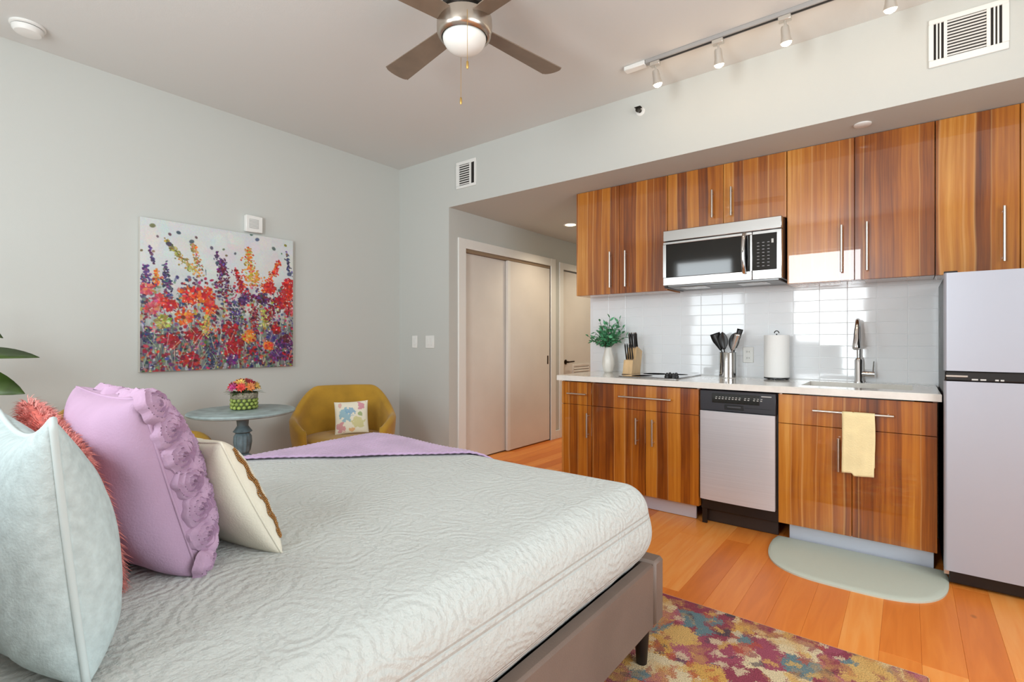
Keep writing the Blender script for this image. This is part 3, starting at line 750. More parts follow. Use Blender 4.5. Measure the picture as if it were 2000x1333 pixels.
for (ox, oy, z1) in ((0.097, -0.085, 2.345), (-0.101, 0.082, 2.31)):
    pc = MB().tube([(FX+ox, FY+oy, 2.60), (FX+ox, FY+oy, z1+0.03)], 0.0011, 5).build('pull_chain', M_chain, t)
    MB().lathe([(0.0015, 0.035), (0.005, 0.03), (0.006, 0.008), (0.003, 0)], (FX+ox, FY+oy, z1), 10).build('pull_bob', M_chain, pc)

# track light
t = thing('track_light', 'track light with small spot heads along the ceiling by the soffit', 'track light', (-0.4, 2.95, ZC))
TY = 2.95
MB().box(-1.262, 0.62, TY-0.018, TY+0.018, 2.866, 2.8895, 0.002).build('track', mat('grey_track', (176, 174, 172), 0.4, 0.3), t)
MB().box(-1.24, 0.6, TY-0.008, TY+0.008, 2.8645, 2.867).build('track_slot', M_dark, t)
MB().box(-1.40, -1.264, TY-0.026, TY+0.026, 2.862, 2.8895, 0.004).build('power_feed', M_white, t)
M_lens = emit('spot_lamp_lens', (255, 232, 196), 14.0)
M_head = mat('frosted_head', (206, 200, 190), 0.3, 0.5)
for hx_, aim in ((-1.205, (0.1, 0.25)), (-0.84, (0.0, 0.3)), (-0.505, (0.05, 0.22)), (-0.065, (0.0, 0.25)), (0.30, (0, .3))):
    hd = MB().box(hx_-0.03, hx_+0.03, TY-0.017, TY+0.017, 2.84, 2.8655, 0.003)
    hd.tube([(hx_, TY, 2.84), (hx_+0.004, TY, 2.815)], 0.006, 8)
    d = Vector((aim[0], aim[1], -1)).normalized(); p = Vector((hx_, TY, 2.815))
    hd.tube([p, p+d*0.01, p+d*0.05, p+d*0.082], [0.016, 0.02, 0.022, 0.029], 16)
    ho = hd.build('lamp_head', M_head, t)
    MB().tube([p+d*0.079, p+d*0.086, p+d*0.094, p+d*0.099], [0.026, 0.025, 0.019, 0.008], 16).build('lamp_lens', M_lens, ho)
    l = bpy.data.lights.new('spot_lamp', 'POINT'); l.energy = 0.6; l.color = (1.0, 0.74, 0.50); l.shadow_soft_size = 0.025
    lo = bpy.data.objects.new('spot_lamp', l); COL.objects.link(lo); lo.location = p+d*0.135

# smoke detector
t = thing('smoke_detector', 'round white smoke detector on the ceiling above the left wall', 'smoke detector', (-3.765, 0.55, ZC))
MB().lathe([(0.075, 2.8895), (0.075, 2.88), (0.068, 2.876)], (-3.765, 0.55, 0), 36).build('mount_plate', M_white, t)
MB().lathe([(0.062, 2.876), (0.063, 2.872)], (-3.765, 0.55, 0), 36).build('gap_ring', M_dark, t)
MB().lathe([(0.066, 2.872), (0.066, 2.86), (0.055, 2.846), (0.03, 2.842), (0, 2.841)], (-3.765, 0.55, 0), 36).build('cover', M_white, t)

# vents in the soffit
def vent(label, x0, x1, z0, z1, bars, side_l, side_r, nside):
    t = thing('air_vent', label, 'vent', ((x0+x1)/2, YS, z0), 'air vents in the soffit')
    y = YS
    MB().box(x0+0.004, x1-0.004, y-0.003, y, z0+0.004, z1-0.004).build('backing', M_dark, t)
    a0, a1, c0, c1 = bars
    f = MB(); yy0, yy1 = y-0.010, y-0.0005
    f.box(x0, x1, yy0, yy1, c1, z1, 0.002); f.box(x0, x1, yy0, yy1, z0, c0, 0.002)
    xs = sorted([x0, x1]+[v for s in (side_l, side_r) if s for v in s]+[a0, a1])
    spans = [s for s in (side_l, side_r, (a0, a1)) if s]
    cur = x0
    for s in sorted(spans):
        f.box(cur, s[0], yy0, yy1, c0, c1); cur = s[1]
    f.box(cur, x1, yy0, yy1, c0, c1)
    f.build('frame', M_white, t)
    n = nside[0]
    for k in range(n):
        z = c0+(c1-c0)*(k+0.35)/n; h_ = (c1-c0)/n
        MB().add([(a0, y-0.009, z+h_*0.26), (a1, y-0.009, z+h_*0.26), (a1, y-0.003, z), (a0, y-0.003, z), (a0, y-0.0095, z+h_*0.34), (a1, y-0.0095, z+h_*0.34), (a1, y-0.0035, z+h_*0.08), (a0, y-0.0035, z+h_*0.08)],
                 [(0, 1, 2, 3), (7, 6, 5, 4), (0, 4, 5, 1), (1, 5, 6, 2), (2, 6, 7, 3), (3, 7, 4, 0)]).build('louver', M_white, t)
    for s in (side_l, side_r):
        if not s: continue
        for k in range(nside[1]-1):
            xx = s[0]+(s[1]-s[0])*(k+1)/nside[1]
            MB().box(xx-0.0032, xx+0.0032, y-0.0085, y-0.0035, c0, c1).build('blade', M_white, t)
vent('large white air vent above the refrigerator cabinets', 0.082, 0.374, 2.55, 2.79, (0.153, 0.296, 2.585, 2.765), (0.101, 0.140), (0.310, 0.350), (12, 3))
vent('small white air vent on the soffit above the hallway opening', -3.225, -2.985, 2.545, 2.785, (-3.188, -3.062, 2.57, 2.755), None, (-3.043, -3.005), (9, 1))

# sprinkler heads
t = thing('sidewall_sprinkler', 'small dark sprinkler head poking from the soffit face', 'sprinkler', (-1.46, YS, 2.765))
MB().lathe([(0.032, 0), (0.03, -0.005), (0.016, -0.008)], (-1.46, YS, 2.765), 20, 'y').build('escutcheon', M_white, t)
MB().lathe([(0.013, -0.006), (0.012, -0.03), (0.018, -0.034), (0.019, -0.042), (0.006, -0.046)], (-1.46, YS, 2.765), 14, 'y').build('nozzle', mat('sprinkler_bronze', (64, 60, 54), 0.4, 0.7), t)
MB().box(-1.482, -1.438, YS-0.055, YS-0.02, 2.777, 2.781, 0.001).build('deflector', bpy.data.materials['sprinkler_bronze'], t)
o = MB().lathe([(0.042, ZS), (0.042, ZS-0.006), (0.036, ZS-0.010), (0, ZS-0.011)], (-0.202, 3.475, 0), 28).build('sprinkler_cover', M_white)
tag(o, 'round white sprinkler cover plate under the soffit above the sink', 'sprinkler')
# hall downlight
for i, (xx, yy) in enumerate(((-2.81, 4.60), (-2.75, 5.7))):
    t = thing('recessed_light', ['recessed ceiling light in the hallway nearest the opening', 'recessed ceiling light deep in the hallway'][i], 'light', (xx, yy, ZS), 'hallway downlights')
    MB().lathe([(0.075, ZS-0.0005), (0.073, ZS-0.005), (0.058, ZS-0.004)], (xx, yy, 0), 28).build('trim_ring', M_white, t)
    MB().lathe([(0.056, ZS-0.0042), (0.05, ZS-0.0062), (0, ZS-0.0075)], (xx, yy, 0), 28).build('lens', emit('downlight_lens', (255, 226, 178), 9.0) if i == 0 else bpy.data.materials['downlight_lens'], t)
    l = bpy.data.lights.new('hall_lamp', 'SPOT'); l.energy = 40; l.color = (1.0, 0.86, 0.66); l.spot_size = math.radians(140); l.spot_blend = 0.8; l.shadow_soft_size = 0.05
    lo = bpy.data.objects.new('hall_lamp', l); COL.objects.link(lo); lo.location = (xx, yy, ZS-0.02)

# alarm above the painting
t = thing('wall_alarm', 'square white alarm unit on the wall behind the painting top', 'alarm', (XL, 1.865, 2.02))
MB().box(XL, XL+0.04, 1.80, 1.93, 2.015, 2.145, 0.006).build('housing', M_white, t)
g = MB().box(XL+0.0395, XL+0.042, 1.825, 1.895, 2.045, 2.115, 0.001).build('grille', mat('grille_grey', (176, 178, 176), 0.5), t)
for k in range(6): MB().box(XL+0.0415, XL+0.0435, 1.828, 1.892, 2.05+k*0.011, 2.055+k*0.011).build('grille_bar', M_white, g)
# switches
for i, xx in enumerate((-3.79, -3.575)):
    t = thing('light_switch', ['white light switch nearest the room corner', 'white light switch nearest the hallway opening'][i], 'switch', (xx, YS, 1.165), 'light switches beside the hallway')
    w = 0.038 if i == 0 else 0.06
    MB().box(xx-w, xx+w, YS-0.006, YS, 1.105, 1.225, 0.003).build('cover_plate', M_white, t)
    for c in ([0] if i == 0 else [-0.024, 0.024]):
        MB().box(xx+c-0.016, xx+c+0.016, YS-0.009, YS-0.005, 1.132, 1.198, 0.002).build('rocker', M_white, t)

# ------------------------------------------------------------------ painting
def painting():
    N = 300
    img = np.zeros((N, N, 3)); rg = np.random.RandomState(5)
    yy, xx = np.mgrid[0:N, 0:N]; fy = 1-yy/(N-1.0); fx = xx/(N-1.0)       # fy 1 at the top
    top = np.array([206, 212, 212.]); bot = np.array([112, 120, 118.])
    k = np.clip((fy-0.25)/0.45, 0, 1)[..., None]
    img[:] = bot*(1-k)+top*k
    def dab(cx, cy, rx, ry, col, a=0.0, al=1.0):
        r = max(rx, ry)+1
        x0, x1 = int(max(0, cx-r)), int(min(N, cx+r+1)); y0, y1 = int(max(0, cy-r)), int(min(N, cy+r+1))
        if x0 >= x1 or y0 >= y1: return
        X = xx[y0:y1, x0:x1]-cx; Y = yy[y0:y1, x0:x1]-cy
        c, s = math.cos(a), math.sin(a); u = (X*c+Y*s)/rx; v = (-X*s+Y*c)/ry
        m = np.clip((1-(u*u+v*v))*2.2, 0, 1)[..., None]*al
        img[y0:y1, x0:x1] = img[y0:y1, x0:x1]*(1-m)+np.array(col)*m
    def J(c, j): return np.clip(np.array(c)+rg.normal(0, j, 3)+rg.normal(0, j*.6), 0, 255)
    def cp(x, y):                    # photograph crop px -> canvas px
        u = (x-112)/1098.0; t0 = 92+u*175; b0 = 1215-u*50
        return u*N, (y-t0)/(b0-t0)*N
    # soft background tints
    for _ in range(160):
        y = rg.uniform(0, N*0.75); dab(rg.uniform(0, N), y, rg.uniform(8, 26), rg.uniform(6, 20), J([(214, 206, 208), (200, 212, 214), (216, 214, 208)][rg.randint(3)], 5), rg.uniform(0, 3), 0.4)
    # stems and streaks
    for _ in range(420):
        x = rg.uniform(0, N); y = N-abs(rg.normal(0, 62)); c = [(88, 98, 92), (60, 58, 66), (150, 160, 150), (196, 200, 190), (112, 120, 84), (90, 74, 92), (168, 150, 150), (70, 80, 96)][rg.randint(8)]
        dab(x, y, rg.uniform(0.7, 1.8), rg.uniform(8, 30), J(c, 14), rg.normal(0, 0.16), 0.8)
    def spike(x0, y0, x1, y1, w, cols, n, s=3.0):
        ax, ay = cp(x0, y0); bx_, by_ = cp(x1, y1); w = w/3.7
        for i in range(int(n*1.7)):
            q = rg.uniform(0, 1); ww = w*(0.35+0.65*q)
            dab(ax+(bx_-ax)*q+rg.normal(0, ww*0.55), ay+(by_-ay)*q+rg.normal(0, 2), rg.uniform(.5, 1.15)*s, rg.uniform(.4, .8)*s, J(cols[rg.randint(len(cols))], 16), rg.uniform(0, 3))
    def bloom(x, y, r, cols, dark=None):
        ax, ay = cp(x, y); r = r/3.7
        for i in range(64):
            a = rg.uniform(0, 2*PI); q = math.sqrt(rg.uniform(0, 1))*r
            dab(ax+q*math.cos(a), ay+q*math.sin(a)*0.95, rg.uniform(2.6, 5.6), rg.uniform(1.8, 3.6), J(cols[rg.randint(len(cols))], 15), a)
        if dark is not None: dab(ax, ay+1, r*0.28, r*0.25, dark, 0, 0.8)
    RED = [(190, 36, 34), (208, 58, 36), (170, 24, 36)]; ORG_ = [(214, 92, 36), (222, 120, 44), (200, 60, 32)]; DR = [(150, 20, 34), (172, 26, 38), (120, 16, 30)]
    PUR = [(84, 44, 98), (110, 60, 124), (64, 34, 76)]; VIO = [(78, 66, 120), (96, 90, 140), (56, 54, 92)]; MAR = [(96, 26, 48), (120, 34, 60), (70, 24, 44)]
    YEL = [(214, 160, 64), (220, 136, 60), (196, 150, 58)]; OLV = [(150, 140, 70), (176, 158, 84), (120, 112, 62)]; LIM = [(176, 172, 80), (196, 188, 110), (140, 140, 66)]
    NAV = [(56, 62, 92), (74, 84, 110), (44, 48, 70)]; PNK = [(196, 84, 90), (206, 110, 104), (180, 60, 80)]
    GRN = [(92, 104, 92), (120, 130, 118), (70, 78, 72)]
    # background growth
    for _ in range(1700):
        x = rg.uniform(0, N); y = N*(0.36+0.64*rg.uniform(0, 1)**0.85); pal = [MAR, PUR, RED, NAV, OLV, PNK, VIO, MAR, DR, GRN, GRN][rg.randint(11)]
        dab(x, y, rg.uniform(1.8, 5), rg.uniform(1.4, 4), J(pal[rg.randint(3)], 18), rg.uniform(0, 3), 0.85)
    for a in ((170, 310, 185, 430, 18, PUR, 14), (145, 450, 155, 600, 46, PUR+VIO, 60), (262, 430, 285, 670, 40, PUR+NAV, 75), (205, 470, 215, 580, 30, YEL+ORG_, 30),
              (265, 260, 440, 480, 44, OLV, 80), (440, 280, 480, 520, 40, YEL+OLV+PNK, 60), (640, 400, 650, 640, 72, MAR+PUR, 120), (735, 460, 800, 640, 44, DR+RED, 60),
              (835, 310, 850, 580, 62, YEL+ORG_+LIM, 130), (900, 480, 905, 560, 34, YEL, 30), (1095, 405, 960, 630, 50, RED+ORG_[:2], 120), (1150, 340, 1175, 520, 26, NAV+VIO, 26),
              (730, 690, 750, 880, 50, VIO+NAV, 70), (800, 650, 980, 680, 60, PUR+MAR, 90), (885, 740, 890, 940, 40, MAR+DR, 60), (530, 790, 530, 960, 44, LIM+YEL, 60), (570, 930, 570, 1180, 50, NAV, 70),
              (960, 760, 965, 900, 52, LIM, 60), (1020, 720, 1010, 830, 60, MAR+DR, 60), (600, 340, 620, 440, 30, PUR, 20), (1130, 560, 1180, 760, 70, RED, 90), (160, 900, 150, 1010, 50, NAV, 40)):
        spike(*a)
    for a in ((150, 610, 40, PNK, None), (230, 690, 40, PNK+RED, None), (290, 725, 44, RED, None), (180, 750, 40, PNK, None), (415, 655, 70, ORG_+RED, None), (520, 650, 66, RED+ORG_, None), (550, 745, 56, ORG_+RED, None), (375, 810, 62, ORG_, (90, 40, 24)),
              (440, 945, 56, DR, None), (300, 985, 56, DR, None), (415, 1125, 64, DR, None), (700, 895, 54, DR, None), (735, 1000, 60, DR, None), (715, 1070, 54, DR, None), (715, 1120, 40, PUR, None), (840, 950, 50, ORG_+YEL, None), (1000, 1015, 36, ORG_, None),
              (1010, 600, 46, RED, None), (1170, 570, 40, RED, None), (1165, 640, 46, RED, None), (1100, 705, 56, RED+DR, None), (1180, 765, 44, DR+PNK, None), (250, 850, 46, LIM, None), (800, 690, 34, PUR, None), (950, 680, 44, PUR+MAR, None), (860, 1050, 36, NAV+DR, None),
              (1030, 950, 44, VIO, None), (1095, 1000, 44, PUR, None), (1060, 1085, 46, PUR, None), (1180, 1010, 38, PUR, None), (1150, 965, 30, MAR, None), (1150, 1090, 38, PUR+DR, None), (1060, 900, 34, DR, None)):
        bloom(*a)
    for (x, y, r) in ((185, 155, 17), (290, 215, 11), (215, 232, 9), (345, 202, 14), (460, 235, 10), (430, 265, 16), (285, 285, 18), (565, 310, 13), (650, 320, 9), (600, 372, 14), (605, 418, 14), (860, 210, 14), (905, 250, 16), (735, 350, 10), (1140, 297, 12), (1108, 355, 7), (1152, 362, 11), (1155, 405, 10), (1175, 503, 20), (190, 395, 11), (190, 340, 9), (120, 335, 9), (670, 365, 9), (1040, 318, 16)):
        a, b = cp(x, y); dab(a, b, r/3.7*1.25, r/3.7, J([(92, 88, 84), (84, 64, 88), (120, 112, 70), (70, 72, 92)][rg.randint(4)], 12), rg.uniform(0, 3), 0.95)
    for _ in range(230):                                    # pale flecks
        y = N*(0.22+0.78*rg.beta(1.6, 1.6)); dab(rg.uniform(0, N), y, rg.uniform(0.8, 2.3), rg.uniform(0.8, 2.6), J([(232, 226, 222), (226, 206, 206), (206, 212, 208)][rg.randint(3)], 6), rg.uniform(0, 3), 0.85)
    for _ in range(60):
        x = rg.uniform(0, N); dab(x, rg.uniform(N*.55, N), 0.8, rg.uniform(10, 24), J((200, 190, 160), 14), rg.normal(0, 0.35), 0.7)
    img += rg.normal(0, 5, img.shape); return np.clip(img, 0, 255)
img = painting(); N = img.shape[0]
py0, py1, pz0, pz1, pd = 1.122, 2.178, 0.967, 1.998, 0.036
t = thing('wall_painting', 'square canvas painting of red and purple wildflowers on the left wall', 'painting', (XL, 1.65, 0.967))
# image column 0 is at the viewer's left (small y)
ys_ = np.linspace(py0+0.001, py1-0.001, N); zs_ = np.linspace(pz1-0.001, pz0+0.001, N)
YY, ZZ = np.meshgrid(ys_, zs_)
rel = (img.mean(2)-128)/128*0.0006
vv = np.stack([XL+pd+rel*1.0, YY, ZZ], -1).reshape(-1, 3)
idx = np.arange(N*N).reshape(N, N)
ff = np.stack([idx[:-1, :-1], idx[1:, :-1], idx[1:, 1:], idx[:-1, 1:]], -1).reshape(-1, 4)
me = bpy.data.meshes.new('painted_canvas'); me.from_pydata(vv.tolist(), [], ff.tolist()); me.update()
ca = me.color_attributes.new('paint', 'FLOAT_COLOR', 'POINT')
c01 = img.reshape(-1, 3)/255.0; cl = np.where(c01 <= 0.04045, c01/12.92, ((c01+0.055)/1.055)**2.4)
ca.data.foreach_set('color', np.concatenate([cl, np.ones((N*N, 1))], 1).astype(np.float32).ravel())
mp_, nt_, p_ = newmat('acrylic_paint'); at = node(nt_, 'ShaderNodeVertexColor'); at.layer_name = 'paint'
nt_.links.new(at.outputs['Color'], p_.inputs['Base Color']); p_.inputs['Roughness'].default_value = 0.5
me.materials.append(mp_); place('painted_canvas', me, t)
MB().box(XL+0.002, XL+pd-0.001, py0, py1, pz0, pz1, 0.002).build('stretcher', mat('canvas_edge', (196, 194, 186), 0.8), t)

# ------------------------------------------------------------------ bed
BX0, BX1, BY0, BY1, BZ = -2.40, -0.732, -0.24, 1.81, 0.652
M_uph = mat('taupe_leatherette', (122, 106, 96), 0.5, var=0.06, vscale=4, bump=0.12, bscale=260)
M_leg = mat('dark_leg', (26, 20, 18), 0.4)
t = thing('bed', 'queen bed with a taupe upholstered frame on dark legs', 'bed', (-1.57, 0.8, 0))
RZ0, RZ1 = 0.145, 0.375
MB().box(-0.77, -0.72, BY0, 1.752, RZ0, RZ1, 0.008).build('side_rail', M_uph, t)
MB().box(-2.43, -2.38, BY0, 1.752, RZ0, RZ1, 0.008).build('side_rail', M_uph, t)
MB().box(-2.43, -0.717, 1.757, 1.835, RZ0, RZ1+0.003, 0.010).build('foot_rail', M_uph, t)
MB().box(-2.44, -0.71, BY0-0.09, BY0-0.005, 0.12, 1.15, 0.02).build('headboard', M_uph, t)
MB().box(-2.378, -0.772, BY0, 1.755, RZ0+0.05, RZ1-0.06).build('slat_base', M_dark, t)
MB().box(BX0+0.05, BX1-0.055, BY0+0.01, BY1-0.06, RZ1-0.06, BZ-0.02, 0.05).build('mattress', M_white, t)
for (lx, ly) in ((-0.76, 1.735), (-2.38, 1.735), (-0.76, -0.15), (-2.38, -0.15)):
    MB().lathe([(0.019, 0.0126), (0.028, RZ0+0.001)], (lx, ly, 0), 16).build('leg', M_leg, t)

RB = 0.10
def drape(p, q, off=0.0, zmin=0.36, soft=True):
    r = RB+off
    ax0, ax1, ay0, ay1 = BX0+RB, BX1-RB, BY0-1.0, BY1-RB-0.0
    cx_ = min(max(p, ax0), ax1); cy_ = min(max(q, ay0), ay1)
    dx_, dy_ = p-cx_, q-cy_; e = math.hypot(dx_, dy_)
    top = BZ+off
    if e < 1e-6:
        z = top
        X, Y = p, q
    else:
        ux, uy = dx_/e, dy_/e
        arc = r*PI/2
        if e < arc:
            a = e/r; X = cx_+ux*r*math.sin(a); Y = cy_+uy*r*math.sin(a); z = top-r*(1-math.cos(a))
        else:
            dn = min(e-arc, top-r-zmin); k = dn/(top-r-zmin)
            bul = 0.016*math.sin(PI*min(1, k*1.1))-0.052*k**3
            X = cx_+ux*(r+bul); Y = cy_+uy*(r+bul); z = top-r-dn
    return X, Y, z
def spread_fn(u, v):
    p = BX0-0.36+u*(BX1-BX0+0.72); q = BY0+0.02+v*(BY1+0.36-BY0-0.02)
    X, Y, z = drape(p, q)
    n = noise.noise(Vector((p*2.2, q*2.2, 0.3)))*0.006+noise.noise(Vector((p*7, q*7, 1.3)))*0.0025
    z += n if z > BZ-0.05 else n*0.2
    if z < BZ-0.12:
        w = 0.006*noise.noise(Vector((p*0.6, q*9, z*2))); X += w; Y += w*0.4
    return X, Y, z
def spread_mat():
    m, nt, p = newmat('quilted_matelasse'); L = nt.links.new
    p.inputs['Base Color'].default_value = lin((198, 202, 198)); p.inputs['Roughness'].default_value = 0.85; p.inputs['Sheen Weight'].default_value = 0.15
    # swirling stitch lines: contour lines of a low noise + rings of voronoi cells (paisley medallions)
    mp = coords(nt, 'World', (1, 1, 1))
    v = node(nt, 'ShaderNodeTexVoronoi', feature='F1'); v.inputs['Scale'].default_value = 5.5; v.inputs['Randomness'].default_value = 0.8
    n0 = node(nt, 'ShaderNodeTexNoise'); n0.inputs['Scale'].default_value = 5; n0.inputs['Detail'].default_value = 2
    L(mp.outputs[0], n0.inputs['Vector'])
    vm = node(nt, 'ShaderNodeVectorMath', operation='MULTIPLY_ADD'); vm.inputs[1].default_value = (0.16, 0.16, 0.16); L(n0.outputs['Color'], vm.inputs[0]); L(mp.outputs[0], vm.inputs[2])
    L(vm.outputs[0], v.inputs['Vector'])
    s1 = node(nt, 'ShaderNodeMath', operation='MULTIPLY'); s1.inputs[1].default_value = 46; L(v.outputs['Distance'], s1.inputs[0])
    s2 = node(nt, 'ShaderNodeMath', operation='SINE'); L(s1.outputs[0], s2.inputs[0])
    n1 = node(nt, 'ShaderNodeTexNoise'); n1.inputs['Scale'].default_value = 70; n1.inputs['Detail'].default_value = 3; L(mp.outputs[0], n1.inputs['Vector'])
    ad = node(nt, 'ShaderNodeMath', operation='MULTIPLY_ADD'); ad.inputs[1].default_value = 0.32; L(s2.outputs[0], ad.inputs[0]); 
    m1 = node(nt, 'ShaderNodeMath', operation='MULTIPLY'); m1.inputs[1].default_value = 2.2; L(n1.outputs['Fac'], m1.inputs[0]); L(m1.outputs[0], ad.inputs[2])
    # twin stitched border lines along the near side (by distance from the bed edge)
    sx = node(nt, 'ShaderNodeSeparateXYZ'); L(mp.outputs[0], sx.inputs[0])
    prev = ad.outputs[0]
    for zz in (0.556, 0.540, 0.425, 0.412):
        d_ = node(nt, 'ShaderNodeMath', operation='SUBTRACT'); d_.inputs[1].default_value = zz; L(sx.outputs['Z'], d_.inputs[0])
        ab = node(nt, 'ShaderNodeMath', operation='ABSOLUTE'); L(d_.outputs[0], ab.inputs[0])
        mr = node(nt, 'ShaderNodeMapRange'); mr.inputs['From Min'].default_value = 0.0; mr.inputs['From Max'].default_value = 0.005; mr.inputs['To Min'].default_value = -1.6; mr.inputs['To Max'].default_value = 0.0
        L(ab.outputs[0], mr.inputs['Value'])
        a2 = node(nt, 'ShaderNodeMath', operation='ADD'); L(prev, a2.inputs[0]); L(mr.outputs[0], a2.inputs[1]); prev = a2.outputs[0]
    b = node(nt, 'ShaderNodeBump'); b.inputs['Strength'].default_value = 0.55; b.inputs['Distance'].default_value = 0.006
    L(prev, b.inputs['Height']); L(b.outputs[0], p.inputs['Normal'])
    return m
o = MB().grid(spread_fn, 150, 160).build('bedspread', spread_mat(), None, ang=180, recalc=False)
tag(o, 'cream quilted bedspread covering the bed', 'bedspread')

# lilac throw laid diagonally over the far foot corner
A = Vector((-2.30, 1.02)); B_ = Vector((-1.50, 1.80)); dT = (B_-A).normalized(); nT = Vector((-dT.y, dT.x))
def throw_fn(u, v):
    s_ = -0.32+u*(1.12+0.64); w_ = v*0.86
    e = A+dT*s_+nT*w_
    e = e+nT*(0.012*noise.noise(Vector((s_*3, 0, 0))))
    off = 0.012+0.004*noise.noise(Vector((s_*6, w_*6, 2)))+0.012*math.exp(-((s_-0.56)**2+(w_-0.33)**2)/0.05)
    X, Y, z = drape(e.x, e.y, off, 0.40)
    ck = math.sin(s_*2*PI/0.034)*math.sin(w_*2*PI/0.034)
    if z > BZ-0.06: z += 0.004*ck
    return X, Y, z
M_throw = mat('lilac_throw', (194, 164, 198), 0.9, var=0.06, vscale=7, sheen=0.3, bump=0.3, bscale=200)
o = MB().grid(throw_fn, 240, 120).build('throw_blanket', M_throw, None, ang=180, recalc=False); solidify(o, 0.008)
tag(o, 'lilac waffle throw blanket over the far foot corner of the bed', 'blanket')

# ------------------------------------------------------------------ pillows
SAG = {'k': 0.0, 'cz': 1.0}
def pillow_pt(u, v, sgn, w, h, th, c=0.07, p=0.42):
    x = w/2*u*(1-c*(1-v*v)); z = h/2*v*(1-c*(SAG['cz'] if v > 0 else 1.0)*(1-u*u))
    y = sgn*th/2*(max(0, (1-u*u))*max(0, (1-v*v)))**p
    y *= 1-SAG['k']*v
    return Vector((x, y, z))
def pillow_mb(w, h, th, c=0.07, p=0.42, wr=0.006, seed=0, n=34):
    m = MB()
    def f(sgn):
        def g(a, b):
            u = -math.cos(PI*a)*1.0; v = -math.cos(PI*b)
            q = pillow_pt(u, v, sgn, w, h, th, c, p)
            k = (1-u*u)*(1-v*v)
            d = noise.noise(Vector((q.x*7+seed, q.z*7, sgn)))*wr + noise.noise(Vector((q.x*20+seed, q.z*9, sgn*2)))*wr*0.5
            q.y += d*min(1, k*4); return q
        return g
    m.grid(f(1), n, n); m.grid(f(-1), n, n)
    return m
def outline(w, h, c, n=24):
    pts = []
    for (a, b) in (((-1, -1), (1, -1)), ((1, -1), (1, 1)), ((1, 1), (-1, 1)), ((-1, 1), (-1, -1))):
        for i in range(n):
            q = i/n; pts.append(pillow_pt(a[0]+(b[0]-a[0])*q, a[1]+(b[1]-a[1])*q, 0, w, h, 0, c))
    pts.append(pts[0]); return pts
def pillow_thing(name, label, loc, rot, w, h, th, m, piping=None, c=0.07, p=0.42, wr=0.006, seed=0):
    t = thing(name, label, 'pillow', loc, 'pillows on the bed', world=False); t.rotation_euler = rot
    cv = pillow_mb(w, h, th, c, p, wr, seed).build('cover', m, t, ang=180)
    if piping: MB().tube(outline(w, h, c), piping[0], 8, caps=False).build('piping', piping[1], t, ang=180)
    return t
R = math.radians
M_blue = mat('pale_aqua_linen', (184, 198, 198), 0.9, var=0.05, vscale=60, bump=0.18, bscale=240)
SAG['k'] = 0.28; SAG['cz'] = 4.0
pillow_thing('throw_pillow', 'pale aqua pillow with corded piping nearest the camera', (-1.235, 0.19, 0.848), (R(5), R(-3), R(0)), 0.50, 0.405, 0.20, M_blue, (0.0055, mat('aqua_piping', (194, 206, 205), 0.85)), c=0.05, seed=3, wr=0.010)
SAG['k'] = 0.12; SAG['cz'] = 1.0
M_lil = mat('dusty_lilac_cotton', (184, 152, 178), 0.9, var=0.04, vscale=5, bump=0.12, bscale=220)
t = pillow_thing('rosette_pillow', 'dusty lilac pillow with fabric rosettes on its front', (-1.465, 0.40, 0.858), (R(15), 0, R(2)), 0.44, 0.42, 0.23, M_lil, (0.003, M_lil), c=0.06, p=0.36, seed=9)
def rosette(seed):
    rg = random.Random(seed); na, nr = 44, 26; R0 = 0.040; ph = rg.uniform(0, 6)
    vs = [(0, 0.016, 0)]; fs = []
    for i in range(1, nr+1):
        q = i/nr
        for k in range(na):
            a = 2*PI*k/na
            R1 = R0*(1+0.09*math.sin(3*a+ph)+0.05*math.sin(7*a+2*ph))
            f = (3.7*q**0.85 - a/(2*PI) + 0.10*math.sin(3*a+ph) + 0.05*math.sin(8*a+ph)) % 1.0
            hh = 0.006*(1-q**2.2)+0.0115*(1-f)**1.3*(1-0.3*q)
            if q > 0.93: hh -= 0.016*(q-0.93)/0.07
            vs.append((R1*q*math.cos(a), hh, R1*q*math.sin(a)))
    for k in range(na): fs.append((0, 1+(k+1) % na, 1+k))
    for i in range(nr-1):
        for k in range(na):
            k2 = (k+1) % na; fs.append((1+i*na+k, 1+i*na+k2, 1+(i+1)*na+k2, 1+(i+1)*na+k))
    return MB().add(vs, fs).mesh('rosette', M_lil, 50, recalc=False)
ros = [rosette(s) for s in (1, 2, 3)]
for i, u in enumerate((-0.6, -0.3, 0.0, 0.3, 0.58, 0.82, 0.968)):
    for j in range(7):
        v = -0.93+j*0.31+(0.07 if i % 2 else -0.03)
        v = max(-0.95, min(0.95, v))
        P0 = pillow_pt(u, v, 1, 0.44, 0.42, 0.23, 0.06, 0.36); e = 0.02
        du = pillow_pt(u+e, v, 1, .44, .42, .23, .06, .36)-pillow_pt(u-e, v, 1, .44, .42, .23, .06, .36); dv = pillow_pt(u, v+e, 1, .44, .42, .23, .06, .36)-pillow_pt(u, v-e, 1, .44, .42, .23, .06, .36)
        nn = dv.cross(du).normalized()
        if nn.y < 0: nn = -nn
        o = place('rosette', ros[(i*5+j*2) % 3], t, P0-nn*0.001, (nn.to_track_quat('Y', 'Z') @ Matrix.Rotation(i*1.3+j*2.1, 4, 'Y').to_quaternion()).to_euler(), local=True)
SAG['k'] = 0.0
M_coral = mat('coral_fur', (200, 104, 94), 0.85, var=0.18, vscale=50)
t = pillow_thing('fur_pillow', 'coral faux fur pillow between the aqua and lilac pillows', (-1.505, 0.285, 0.824), (R(12), R(9), R(0)), 0.48, 0.34, 0.11, M_coral, None, c=0.06, seed=5)
fur = MB(); rg = random.Random(11)
